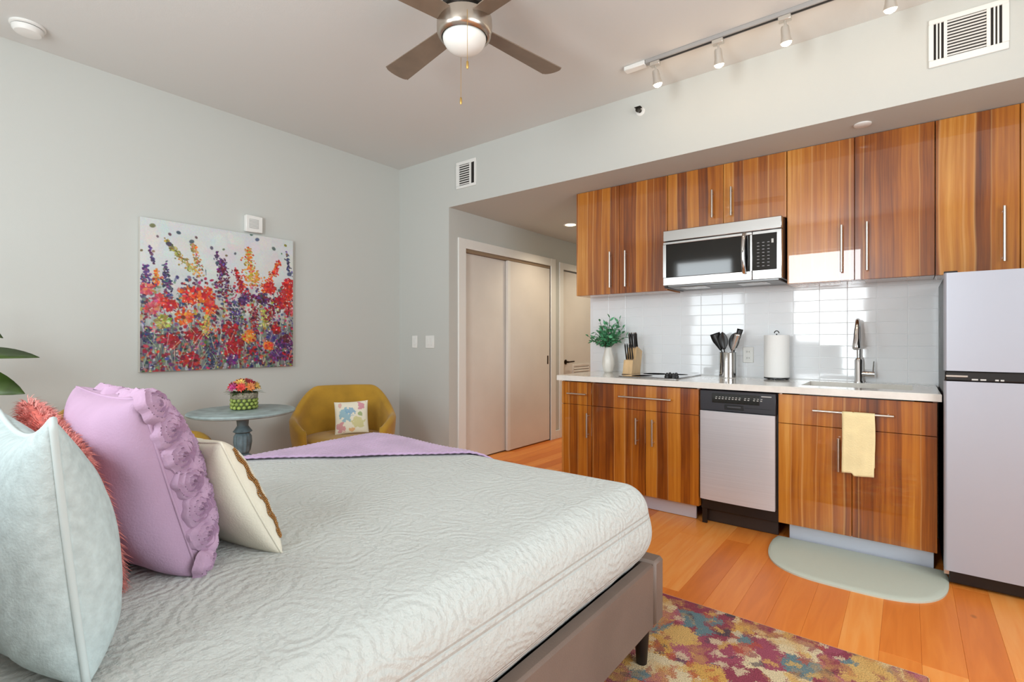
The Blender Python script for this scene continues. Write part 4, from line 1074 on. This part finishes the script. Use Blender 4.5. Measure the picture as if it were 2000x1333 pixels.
for k in range(7000):
    u = rg.uniform(-1, 1); v = rg.uniform(-1, 1); s_ = rg.choice((-1, 1))
    if rg.random() < 0.35: v = 0.9+rg.random()*0.1
    if rg.random() < 0.25: u = 0.9+rg.random()*0.1
    p0 = pillow_pt(u, v, s_, 0.48, 0.34, 0.11, 0.06); nn = Vector((u*abs(u)**3*0.8, s_*0.35, v*abs(v)**3*0.8+0.02)).normalized()
    d = (nn+Vector((rg.gauss(0, .25)+.25, rg.gauss(0, .2), rg.gauss(0, .25)-0.15))).normalized(); L_ = rg.uniform(0.018, 0.036)
    w_ = d.orthogonal().normalized()*0.0009; mid = p0+d*L_*.55; tipp = p0+d*L_+Vector((0.3, 0, -1))*L_*0.3
    fur.add([p0-w_, p0+w_, mid+w_*.8, mid-w_*.8, tipp], [(0, 1, 2, 3), (3, 2, 4)])
fur.build('fur', mat('coral_fibre', (214, 128, 120), 0.6, var=0.28, vscale=90), t, ang=180, recalc=False, kind='stuff')
M_cream = mat('cream_cotton', (228, 222, 204), 0.9, var=0.03, vscale=6, bump=0.12, bscale=200)
t = pillow_thing('lumbar_pillow', 'cream lumbar pillow with gold beaded trim lying in front', (-1.49, 0.585, 0.774), (R(24), R(-5), R(-2)), 0.50, 0.32, 0.15, M_cream, (0.003, M_cream), c=0.05, seed=21)
M_gold = mat('gold_bead', (168, 120, 66), 0.35, 0.6)
tr = MB(); rg = random.Random(3)
for u in (0.935, 0.955, 0.972):
    for k in range(60):
        v = -0.8+1.6*k/59
        p0 = pillow_pt(u+0.012*math.sin(k*0.5), v, 1, 0.5, 0.32, 0.15, 0.05)
        r_ = 0.0028*rg.uniform(0.8, 1.3); p0.y += 0.004
        tr.add([p0+Vector((r_, 0, 0)), p0-Vector((r_, 0, 0)), p0+Vector((0, r_, 0)), p0-Vector((0, r_, 0)), p0+Vector((0, 0, r_)), p0-Vector((0, 0, r_))], [(0, 2, 4), (2, 1, 4), (1, 3, 4), (3, 0, 4), (2, 0, 5), (1, 2, 5), (3, 1, 5), (0, 3, 5)])
tr.build('bead_trim', M_gold, t, ang=180, recalc=False, kind='stuff')

# ------------------------------------------------------------------ rug
def rug_mat():
    m, nt, p = newmat('abstract_rug_pile'); L = nt.links.new
    mp = coords(nt, 'World', (1, 1, 1))
    n0 = node(nt, 'ShaderNodeTexNoise'); n0.inputs['Scale'].default_value = 9; n0.inputs['Detail'].default_value = 5; n0.inputs['Roughness'].default_value = 0.7; L(mp.outputs[0], n0.inputs['Vector'])
    vm = node(nt, 'ShaderNodeVectorMath', operation='MULTIPLY_ADD'); vm.inputs[1].default_value = (0.12, 0.12, 0); L(n0.outputs['Color'], vm.inputs[0]); L(mp.outputs[0], vm.inputs[2])
    n9 = node(nt, 'ShaderNodeTexNoise'); n9.inputs['Scale'].default_value = 160; n9.inputs['Detail'].default_value = 2; L(mp.outputs[0], n9.inputs['Vector'])
    v2m = node(nt, 'ShaderNodeVectorMath', operation='MULTIPLY_ADD'); v2m.inputs[1].default_value = (0.055, 0.055, 0); L(n9.outputs['Color'], v2m.inputs[0]); L(vm.outputs[0], v2m.inputs[2])
    v = node(nt, 'ShaderNodeTexVoronoi'); v.inputs['Scale'].default_value = 10; L(v2m.outputs[0], v.inputs['Vector'])
    sc = node(nt, 'ShaderNodeSeparateColor'); L(v.outputs['Color'], sc.inputs[0])
    r = ramp(nt, [(0.0, (148, 62, 80)), (0.12, (182, 98, 114)), (0.30, (214, 164, 84)), (0.40, (226, 206, 166)), (0.53, (104, 132, 138)), (0.61, (190, 80, 62)), (0.69, (220, 178, 108)), (0.78, (164, 78, 98)), (0.92, (84, 66, 76))], 'CONSTANT')
    L(sc.outputs[0], r.inputs[0])
    v3 = node(nt, 'ShaderNodeTexVoronoi'); v3.inputs['Scale'].default_value = 30; L(v2m.outputs[0], v3.inputs['Vector'])
    s3 = node(nt, 'ShaderNodeSeparateColor'); L(v3.outputs['Color'], s3.inputs[0])
    r3 = ramp(nt, [(0.0, (150, 60, 76)), (0.3, (220, 176, 96)), (0.55, (226, 206, 170)), (0.75, (186, 84, 60)), (0.9, (84, 70, 84))], 'CONSTANT'); L(s3.outputs[1], r3.inputs[0])
    g = node(nt, 'ShaderNodeMath', operation='GREATER_THAN'); g.inputs[1].default_value = 0.62; L(s3.outputs[0], g.inputs[0])
    g2 = node(nt, 'ShaderNodeMath', operation='MULTIPLY'); g2.inputs[1].default_value = 0.75; L(g.outputs[0], g2.inputs[0])
    mx = node(nt, 'ShaderNodeMix', data_type='RGBA'); L(g2.outputs[0], mx.inputs['Factor']); L(r.outputs[0], mx.inputs['A']); L(r3.outputs[0], mx.inputs['B'])
    # gold ground drift
    nb = node(nt, 'ShaderNodeTexNoise'); nb.inputs['Scale'].default_value = 1.7; nb.inputs['Detail'].default_value = 6; nb.inputs['Roughness'].default_value = 0.75; L(vm.outputs[0], nb.inputs['Vector'])
    mr = node(nt, 'ShaderNodeMapRange'); mr.inputs['From Min'].default_value = 0.52; mr.inputs['From Max'].default_value = 0.58; mr.inputs['To Max'].default_value = 0.6; L(nb.outputs['Fac'], mr.inputs['Value'])
    m2 = node(nt, 'ShaderNodeMix', data_type='RGBA'); L(mr.outputs[0], m2.inputs['Factor']); L(mx.outputs['Result'], m2.inputs['A']); m2.inputs['B'].default_value = lin((214, 164, 92))
    n4 = node(nt, 'ShaderNodeTexNoise'); n4.inputs['Scale'].default_value = 240; n4.inputs['Detail'].default_value = 2; L(mp.outputs[0], n4.inputs['Vector'])
    m4 = node(nt, 'ShaderNodeMapRange'); m4.inputs['From Min'].default_value = 0.3; m4.inputs['From Max'].default_value = 0.7; m4.inputs['To Min'].default_value = 0.6; m4.inputs['To Max'].default_value = 1.25; L(n4.outputs['Fac'], m4.inputs['Value'])
    vs_ = node(nt, 'ShaderNodeVectorMath', operation='SCALE'); L(m2.outputs['Result'], vs_.inputs[0]); L(m4.outputs[0], vs_.inputs['Scale'])
    L(vs_.outputs[0], p.inputs['Base Color']); p.inputs['Roughness'].default_value = 0.95
    b = node(nt, 'ShaderNodeBump'); b.inputs['Strength'].default_value = 0.8; b.inputs['Distance'].default_value = 0.006; L(n4.outputs['Fac'], b.inputs['Height']); L(b.outputs[0], p.inputs['Normal'])
    return m
t = thing('area_rug', 'multicoloured abstract area rug in rose gold and teal under the bed', 'rug', (-1.3, 1.2, 0))
MB().box(-2.75, 0.055, 0.25, 2.275, 0.0005, 0.0125, 0.004).build('pile', rug_mat(), t)
MB().box(0.0551, 0.059, 0.252, 2.273, 0.0008, 0.010, 0.001).box(-2.75, 0.055, 2.2751, 2.279, 0.0008, 0.010, 0.001).build('binding', mat('rug_binding', (214, 178, 138), 0.9), t)

# ------------------------------------------------------------------ round table with flowers
TX, TYY, TZ = -3.31, 1.475, 0.74
t = thing('pedestal_table', 'round grey-blue pedestal table below the painting', 'table', (TX, TYY, 0))
M_tbl = mat('distressed_grey_blue', (150, 166, 166), 0.45, var=0.14, vscale=12)
M_tbl2 = mat('pedestal_blue_grey', (104, 122, 128), 0.5, var=0.2, vscale=18)
MB().lathe([(0.0, TZ-0.026), (0.285, TZ-0.026), (0.303, TZ-0.02), (0.308, TZ-0.010), (0.303, TZ-0.003), (0.296, TZ), (0.0, TZ)], (TX, TYY, 0), 56).build('table_top', M_tbl, t, ang=30)
pf = [(0.095, TZ-0.0265), (0.05, TZ-0.04), (0.036, TZ-0.06), (0.032, TZ-0.10), (0.045, TZ-0.12), (0.056, TZ-0.135), (0.040, TZ-0.145)]
MB().lathe(pf, (TX, TYY, 0), 28).build('collar', M_tbl2, t, ang=35)
MB().lathe([(0.040, TZ-0.145), (0.052, TZ-0.165), (0.054, TZ-0.20), (0.045, TZ-0.255), (0.034, TZ-0.275)], (TX, TYY, 0), 48, flute=lambda i, k: -0.12*(abs(math.sin(k*PI/4))) if 0 < i < 4 else 0).build('fluted_urn', M_tbl2, t, ang=180)
MB().lathe([(0.034, TZ-0.275), (0.052, TZ-0.29), (0.058, TZ-0.32), (0.055, TZ-0.35), (0.046, TZ-0.37), (0.048, TZ-0.39), (0.036, TZ-0.41), (0.034, 0.27), (0.06, 0.24), (0.065, 0.20), (0.05, 0.15), (0.05, 0.13)], (TX, TYY, 0), 28).build('turned_post', M_tbl2, t, ang=180)
for k in range(3):
    a = k*2*PI/3+0.4; c, s_ = math.cos(a), math.sin(a)
    MB().tube([(TX+c*0.02, TYY+s_*0.02, 0.16), (TX+c*0.12, TYY+s_*0.12, 0.15), (TX+c*0.20, TYY+s_*0.20, 0.07), (TX+c*0.26, TYY+s_*0.26, 0.016)], [0.03, 0.026, 0.02, 0.016], 10).build('foot', M_tbl2, t, ang=180)
qx, qy = -3.345, 1.50
t = thing('flower_pot', 'green beaded flower pot of mixed blooms on the round table', 'flower pot', (qx, qy, TZ))
MB().lathe([(0.062, 0), (0.068, 0.004), (0.070, 0.02), (0.070, 0.065), (0.066, 0.07), (0.0, 0.07)], (qx, qy, TZ), 32).build('pot', mat('pot_dark_green', (72, 84, 40), 0.6), t)
bead = MB().lathe([(0.0, -0.012), (0.008, -0.009), (0.0125, 0), (0.008, 0.009), (0.0, 0.012)], (0, 0, 0), 10).mesh('bead', mat('olive_bead', (142, 158, 76), 0.4, var=0.2, vscale=50), 180)
for r_ in range(3):
    for k in range(15):
        a = 2*PI*(k+0.5*(r_ % 2))/15
        place('bead', bead, t, (qx+0.071*math.cos(a), qy+0.071*math.sin(a), TZ+0.014+r_*0.0225))
MB().lathe([(0.070, 0.068), (0.077, 0.072), (0.079, 0.10), (0.076, 0.108), (0.068, 0.106), (0.066, 0.085), (0.0, 0.085)], (qx, qy, TZ), 40, flute=lambda i, k: 0.025*((k+i) % 2)).build('woven_band', mat('grey_wicker', (142, 134, 116), 0.8, var=0.25, vscale=90, bump=0.5, bscale=120), t, ang=180)
fo = MB()
for k in range(46):
    d = rnd_dir(-0.1, 0.9); leaf(fo, Vector((qx, qy, TZ+0.105))+Vector((d.x, d.y, 0))*0.05, d, (0, 0, 1), random.uniform(0.05, 0.085), 0.016, 0.25, 0.2, 4)
fo.build('foliage', mat('pot_leaf', (66, 92, 44), 0.6, var=0.3, vscale=40), t, ang=180, recalc=False, kind='stuff')
BLC = [(176, 30, 44), (206, 62, 52), (170, 50, 110), (226, 176, 90), (224, 130, 70), (150, 28, 52), (232, 200, 130)]
bmesh_ = []
for ci_, c in enumerate(BLC):
    m = MB()
    for k in range(13):
        a = 2*PI*k/13; leaf(m, (0.003*math.cos(a), 0.003*math.sin(a), 0), (math.cos(a), math.sin(a), 0.42+0.25*(k % 2)), (0, 0, 1), 0.033, 0.010, 0.15, 0.2, 3)
    m.lathe([(0.007, -0.002), (0.007, 0.005), (0, 0.008)], (0, 0, 0), 8)
    bmesh_.append(m.mesh('bloom', mat('petal_%d' % ci_, c, 0.6, var=0.2, vscale=60), 180, recalc=False))
spots = [(0, 0, 1)]+[(math.cos(a)*0.55, math.sin(a)*0.55, 0.8) for a in [i*2*PI/6+.2 for i in range(6)]]+[(math.cos(a)*0.92, math.sin(a)*0.92, 0.42) for a in [i*2*PI/10 for i in range(10)]]
for k, (a, b, c) in enumerate(spots):
    d = Vector((a, b, c)).normalized(); p0 = Vector((qx+a*0.085, qy+b*0.085, TZ+0.115+c*0.068))
    ix = [0, 5, 0, 3, 3, 4, 3][k] if k < 7 else [4, 3, 6, 4, 6, 5, 2, 1, 2, 1][(k-7)]
    place('bloom', bmesh_[ix], t, p0, d.to_track_quat('Z', 'Y').to_euler())

# ------------------------------------------------------------------ chairs
M_must = mat('mustard_upholstery', (178, 136, 38), 0.85, var=0.06, vscale=8, sheen=0.25, bump=0.1, bscale=200)
def tub_chair(label, loc, rz):
    t = thing('tub_chair', label, 'chair', loc, 'mustard tub chairs at the round table', rz=rz, world=False)
    # local: faces +x. angle phi measured from the back (-x)
    PH = math.radians(132)
    def top(phi):
        k = abs(phi)/PH
        if k < 0.28: return 0.80
        if k < 0.72:
            q = (k-0.28)/0.44; q = q*q*(3-2*q); return 0.80-0.215*q
        return 0.585-0.075*((k-0.72)/0.28)**2
    def rad(phi):
        k = abs(phi)/PH; return 0.335+0.065*math.sin(min(1, k*1.1)*PI/2)
    def ring(phi, s_, inner):
        # s_ 0 bottom .. 1 top
        zt = top(phi); z0 = 0.20
        z = z0+(zt-z0)*s_
        r = rad(phi)*(0.80+0.20*s_**0.7)-(0.055 if inner else 0)+0.012*math.sin(PI*s_)
        a = PI+phi
        x_ = r*math.cos(a)*0.95; y_ = r*math.sin(a)*1.0
        return Vector((x_, y_, z))
    def fn(u, v):
        phi = -PH+2*PH*u
        # v: outer bottom -> outer top -> round -> inner top -> inner bottom
        if v < 0.42: return ring(phi, v/0.42*0.97, False)
        if v > 0.58: return ring(phi, (1-v)/0.42*0.97, True)
        q = (v-0.42)/0.16; a = ring(phi, 0.97, False); b = ring(phi, 0.97, True); c = a.lerp(b, q); c.z += 0.026*math.sin(PI*q); return c
    m = MB().grid(fn, 49, 44)
    # rounded arm ends
    for e in (0, 1):
        n0 = len(m.v); col_ = [fn(e, j/43) for j in range(44)]
        ctr = [col_[j].lerp(col_[43-j], 0.5) for j in range(22)]
        phi = -PH if e == 0 else PH
        tang = Vector((-math.sin(PI+phi), math.cos(PI+phi), 0))*(1 if e else -1)
        ring2 = [c+tang*0.03 for c in ctr]
        vs = [*col_, *ring2]; fs = []
        for j in range(21):
            fs.append((j, j+1, 44+j+1, 44+j)); fs.append((43-j, 44+j, 44+j+1, 42-j))
        fs.append((21, 22, 44+21))
        m.add(vs, fs)
    m.build('shell', M_must, t, ang=180)
    MB().lathe([(0.0, 0.22), (0.24, 0.22), (0.275, 0.25), (0.30, 0.36), (0.30, 0.41), (0.285, 0.435), (0.20, 0.448), (0.0, 0.452)], (0.0, 0, 0), 40).build('seat_cushion', M_must, t, ang=180)
    for a in (PI/4, 3*PI/4, 5*PI/4, 7*PI/4):
        c, s_ = math.cos(a), math.sin(a)
        MB().tube([(0.20*c, 0.20*s_, 0.225), (0.27*c, 0.27*s_, 0.0)], [0.019, 0.012], 12).build('leg', mat('chair_leg_wood', (96, 62, 36), 0.5) if 'chair_leg_wood' not in bpy.data.materials else bpy.data.materials['chair_leg_wood'], t)
    return t
tub_chair('mustard tub chair with the floral cushion in the room corner', (-3.48, 2.32, 0), math.radians(-35))
tub_chair('mustard tub chair mostly hidden behind the bed pillows', (-3.46, 0.97, 0), math.radians(30))
def floral_mat():
    m, nt, p = newmat('floral_print'); L = nt.links.new
    tc = node(nt, 'ShaderNodeTexCoord'); sp = node(nt, 'ShaderNodeSeparateXYZ'); L(tc.outputs['Object'], sp.inputs[0])
    n = node(nt, 'ShaderNodeTexNoise'); n.inputs['Scale'].default_value = 34; n.inputs['Detail'].default_value = 5; L(tc.outputs['Object'], n.inputs['Vector'])
    prev = None; base = lin((232, 226, 206))
    def blob(prev, x, z, r, col, sx=1.0, th=0.5):
        cb = node(nt, 'ShaderNodeCombineXYZ'); L(sp.outputs['X'], cb.inputs[0]); L(sp.outputs['Z'], cb.inputs[2])
        s = node(nt, 'ShaderNodeVectorMath', operation='SUBTRACT'); s.inputs[1].default_value = (x, 0, z); L(cb.outputs[0], s.inputs[0])
        k = node(nt, 'ShaderNodeVectorMath', operation='MULTIPLY'); k.inputs[1].default_value = (sx, 1, 1); L(s.outputs[0], k.inputs[0])
        ln = node(nt, 'ShaderNodeVectorMath', operation='LENGTH'); L(k.outputs[0], ln.inputs[0])
        ma = node(nt, 'ShaderNodeMath', operation='MULTIPLY_ADD'); ma.inputs[1].default_value = r*2.6; L(n.outputs['Fac'], ma.inputs[0]); L(ln.outputs['Value'], ma.inputs[2])
        mr = node(nt, 'ShaderNodeMapRange'); mr.inputs['From Min'].default_value = r*2.1; mr.inputs['From Max'].default_value = r*2.25; mr.inputs['To Min'].default_value = 0.85; mr.inputs['To Max'].default_value = 0; L(ma.outputs[0], mr.inputs['Value'])
        mx = node(nt, 'ShaderNodeMix', data_type='RGBA'); L(mr.outputs[0], mx.inputs['Factor'])
        if prev is None: mx.inputs['A'].default_value = base
        else: L(prev, mx.inputs['A'])
        mx.inputs['B'].default_value = lin(col); return mx.outputs['Result']
    prev = blob(prev, 0.045, 0.02, 0.05, (132, 178, 196)); prev = blob(prev, 0.0, 0.04, 0.035, (126, 168, 196)); prev = blob(prev, -0.075, 0.085, 0.032, (206, 130, 150)); prev = blob(prev, 0.08, -0.075, 0.04, (208, 136, 144))
    prev = blob(prev, -0.05, -0.04, 0.045, (206, 200, 140)); prev = blob(prev, -0.07, 0.02, 0.02, (150, 170, 110)); prev = blob(prev, 0.085, 0.095, 0.02, (216, 170, 160)); prev = blob(prev, 0.0, -0.09, 0.02, (224, 170, 110))
    L(prev, p.inputs['Base Color']); p.inputs['Roughness'].default_value = 0.9
    return m
M_flo = floral_mat()
fw = Vector((math.cos(math.radians(-35)), math.sin(math.radians(-35)), 0))
cpos = Vector((-3.48, 2.32, 0))+fw*0.02+Vector((-fw.y, fw.x, 0))*0.055
t = thing('floral_cushion', 'small white cushion with a floral print on the mustard chair', 'cushion', (cpos.x, cpos.y, 0.575), world=False)
t.rotation_euler = (R(14), R(-3), R(-35-90)+PI)
# pillow front is local +y: turn so it faces the camera
t.rotation_euler = (R(12), R(2), math.atan2(fw.y, fw.x)-PI/2)
pillow_mb(0.255, 0.255, 0.10, 0.05, 0.42, 0.003, 2).build('cover', M_flo, t, ang=180)

# ------------------------------------------------------------------ leafy plant at the left edge
sx_, sy_ = -3.72, 0.20
t = thing('potted_rubber_plant', 'tall potted plant with large dark green leaves at the left edge', 'plant', (sx_, sy_, 0))
MB().lathe([(0.10, 0), (0.12, 0.01), (0.145, 0.26), (0.15, 0.28), (0.138, 0.28), (0.13, 0.25), (0.0, 0.25)], (sx_, sy_, 0), 32).build('pot', mat('plant_pot', (214, 208, 198), 0.5), t)
MB().tube([(sx_, sy_, 0.24), (sx_+0.01, sy_-0.01, 0.7), (sx_, sy_+0.01, 1.15), (sx_+0.01, sy_, 1.5)], [0.016, 0.014, 0.011, 0.006], 10).build('stem', mat('plant_stem', (84, 66, 44), 0.7), t)
M_leaf = mat('rubber_leaf', (58, 78, 32), 0.35, var=0.3, vscale=7)
def big_leaf(b, tip, wd, nrm, bend=0.12):
    b = Vector(b); tip = Vector(tip); m = MB(); leaf(m, b, tip-b, nrm, (tip-b).length, wd, bend, 0.22, 10)
    o = m.build('leaf', M_leaf, t, ang=180, recalc=False); solidify(o, 0.002)
    MB().tube([Vector((sx_, sy_, b.z-0.02)), b], 0.004, 6).build('petiole', bpy.data.materials['plant_stem'], t)
big_leaf((sx_+0.03, sy_+0.04, 1.10), (-3.50, 0.545, 1.13), 0.13, (0.55, 0, 1))
big_leaf((sx_+0.03, sy_+0.03, 1.02), (-3.45, 0.48, 0.94), 0.15, (0.9, -.2, 0.6))
big_leaf((sx_+0.02, sy_+0.02, 1.28), (-3.55, 0.43, 1.22), 0.13, (0.4, 0, 1))
for k in range(8):
    a = PI*0.75+k*0.36; z = 0.7+0.1*k
    r_ = 0.30
    ex, ey = sx_+r_*math.cos(a), sy_+r_*math.sin(a)
    ex = max(ex, XL+0.05)
    big_leaf((sx_+0.04*math.cos(a), sy_+0.04*math.sin(a), z), (ex, ey, z+0.06), 0.14, (0, 0, 1))
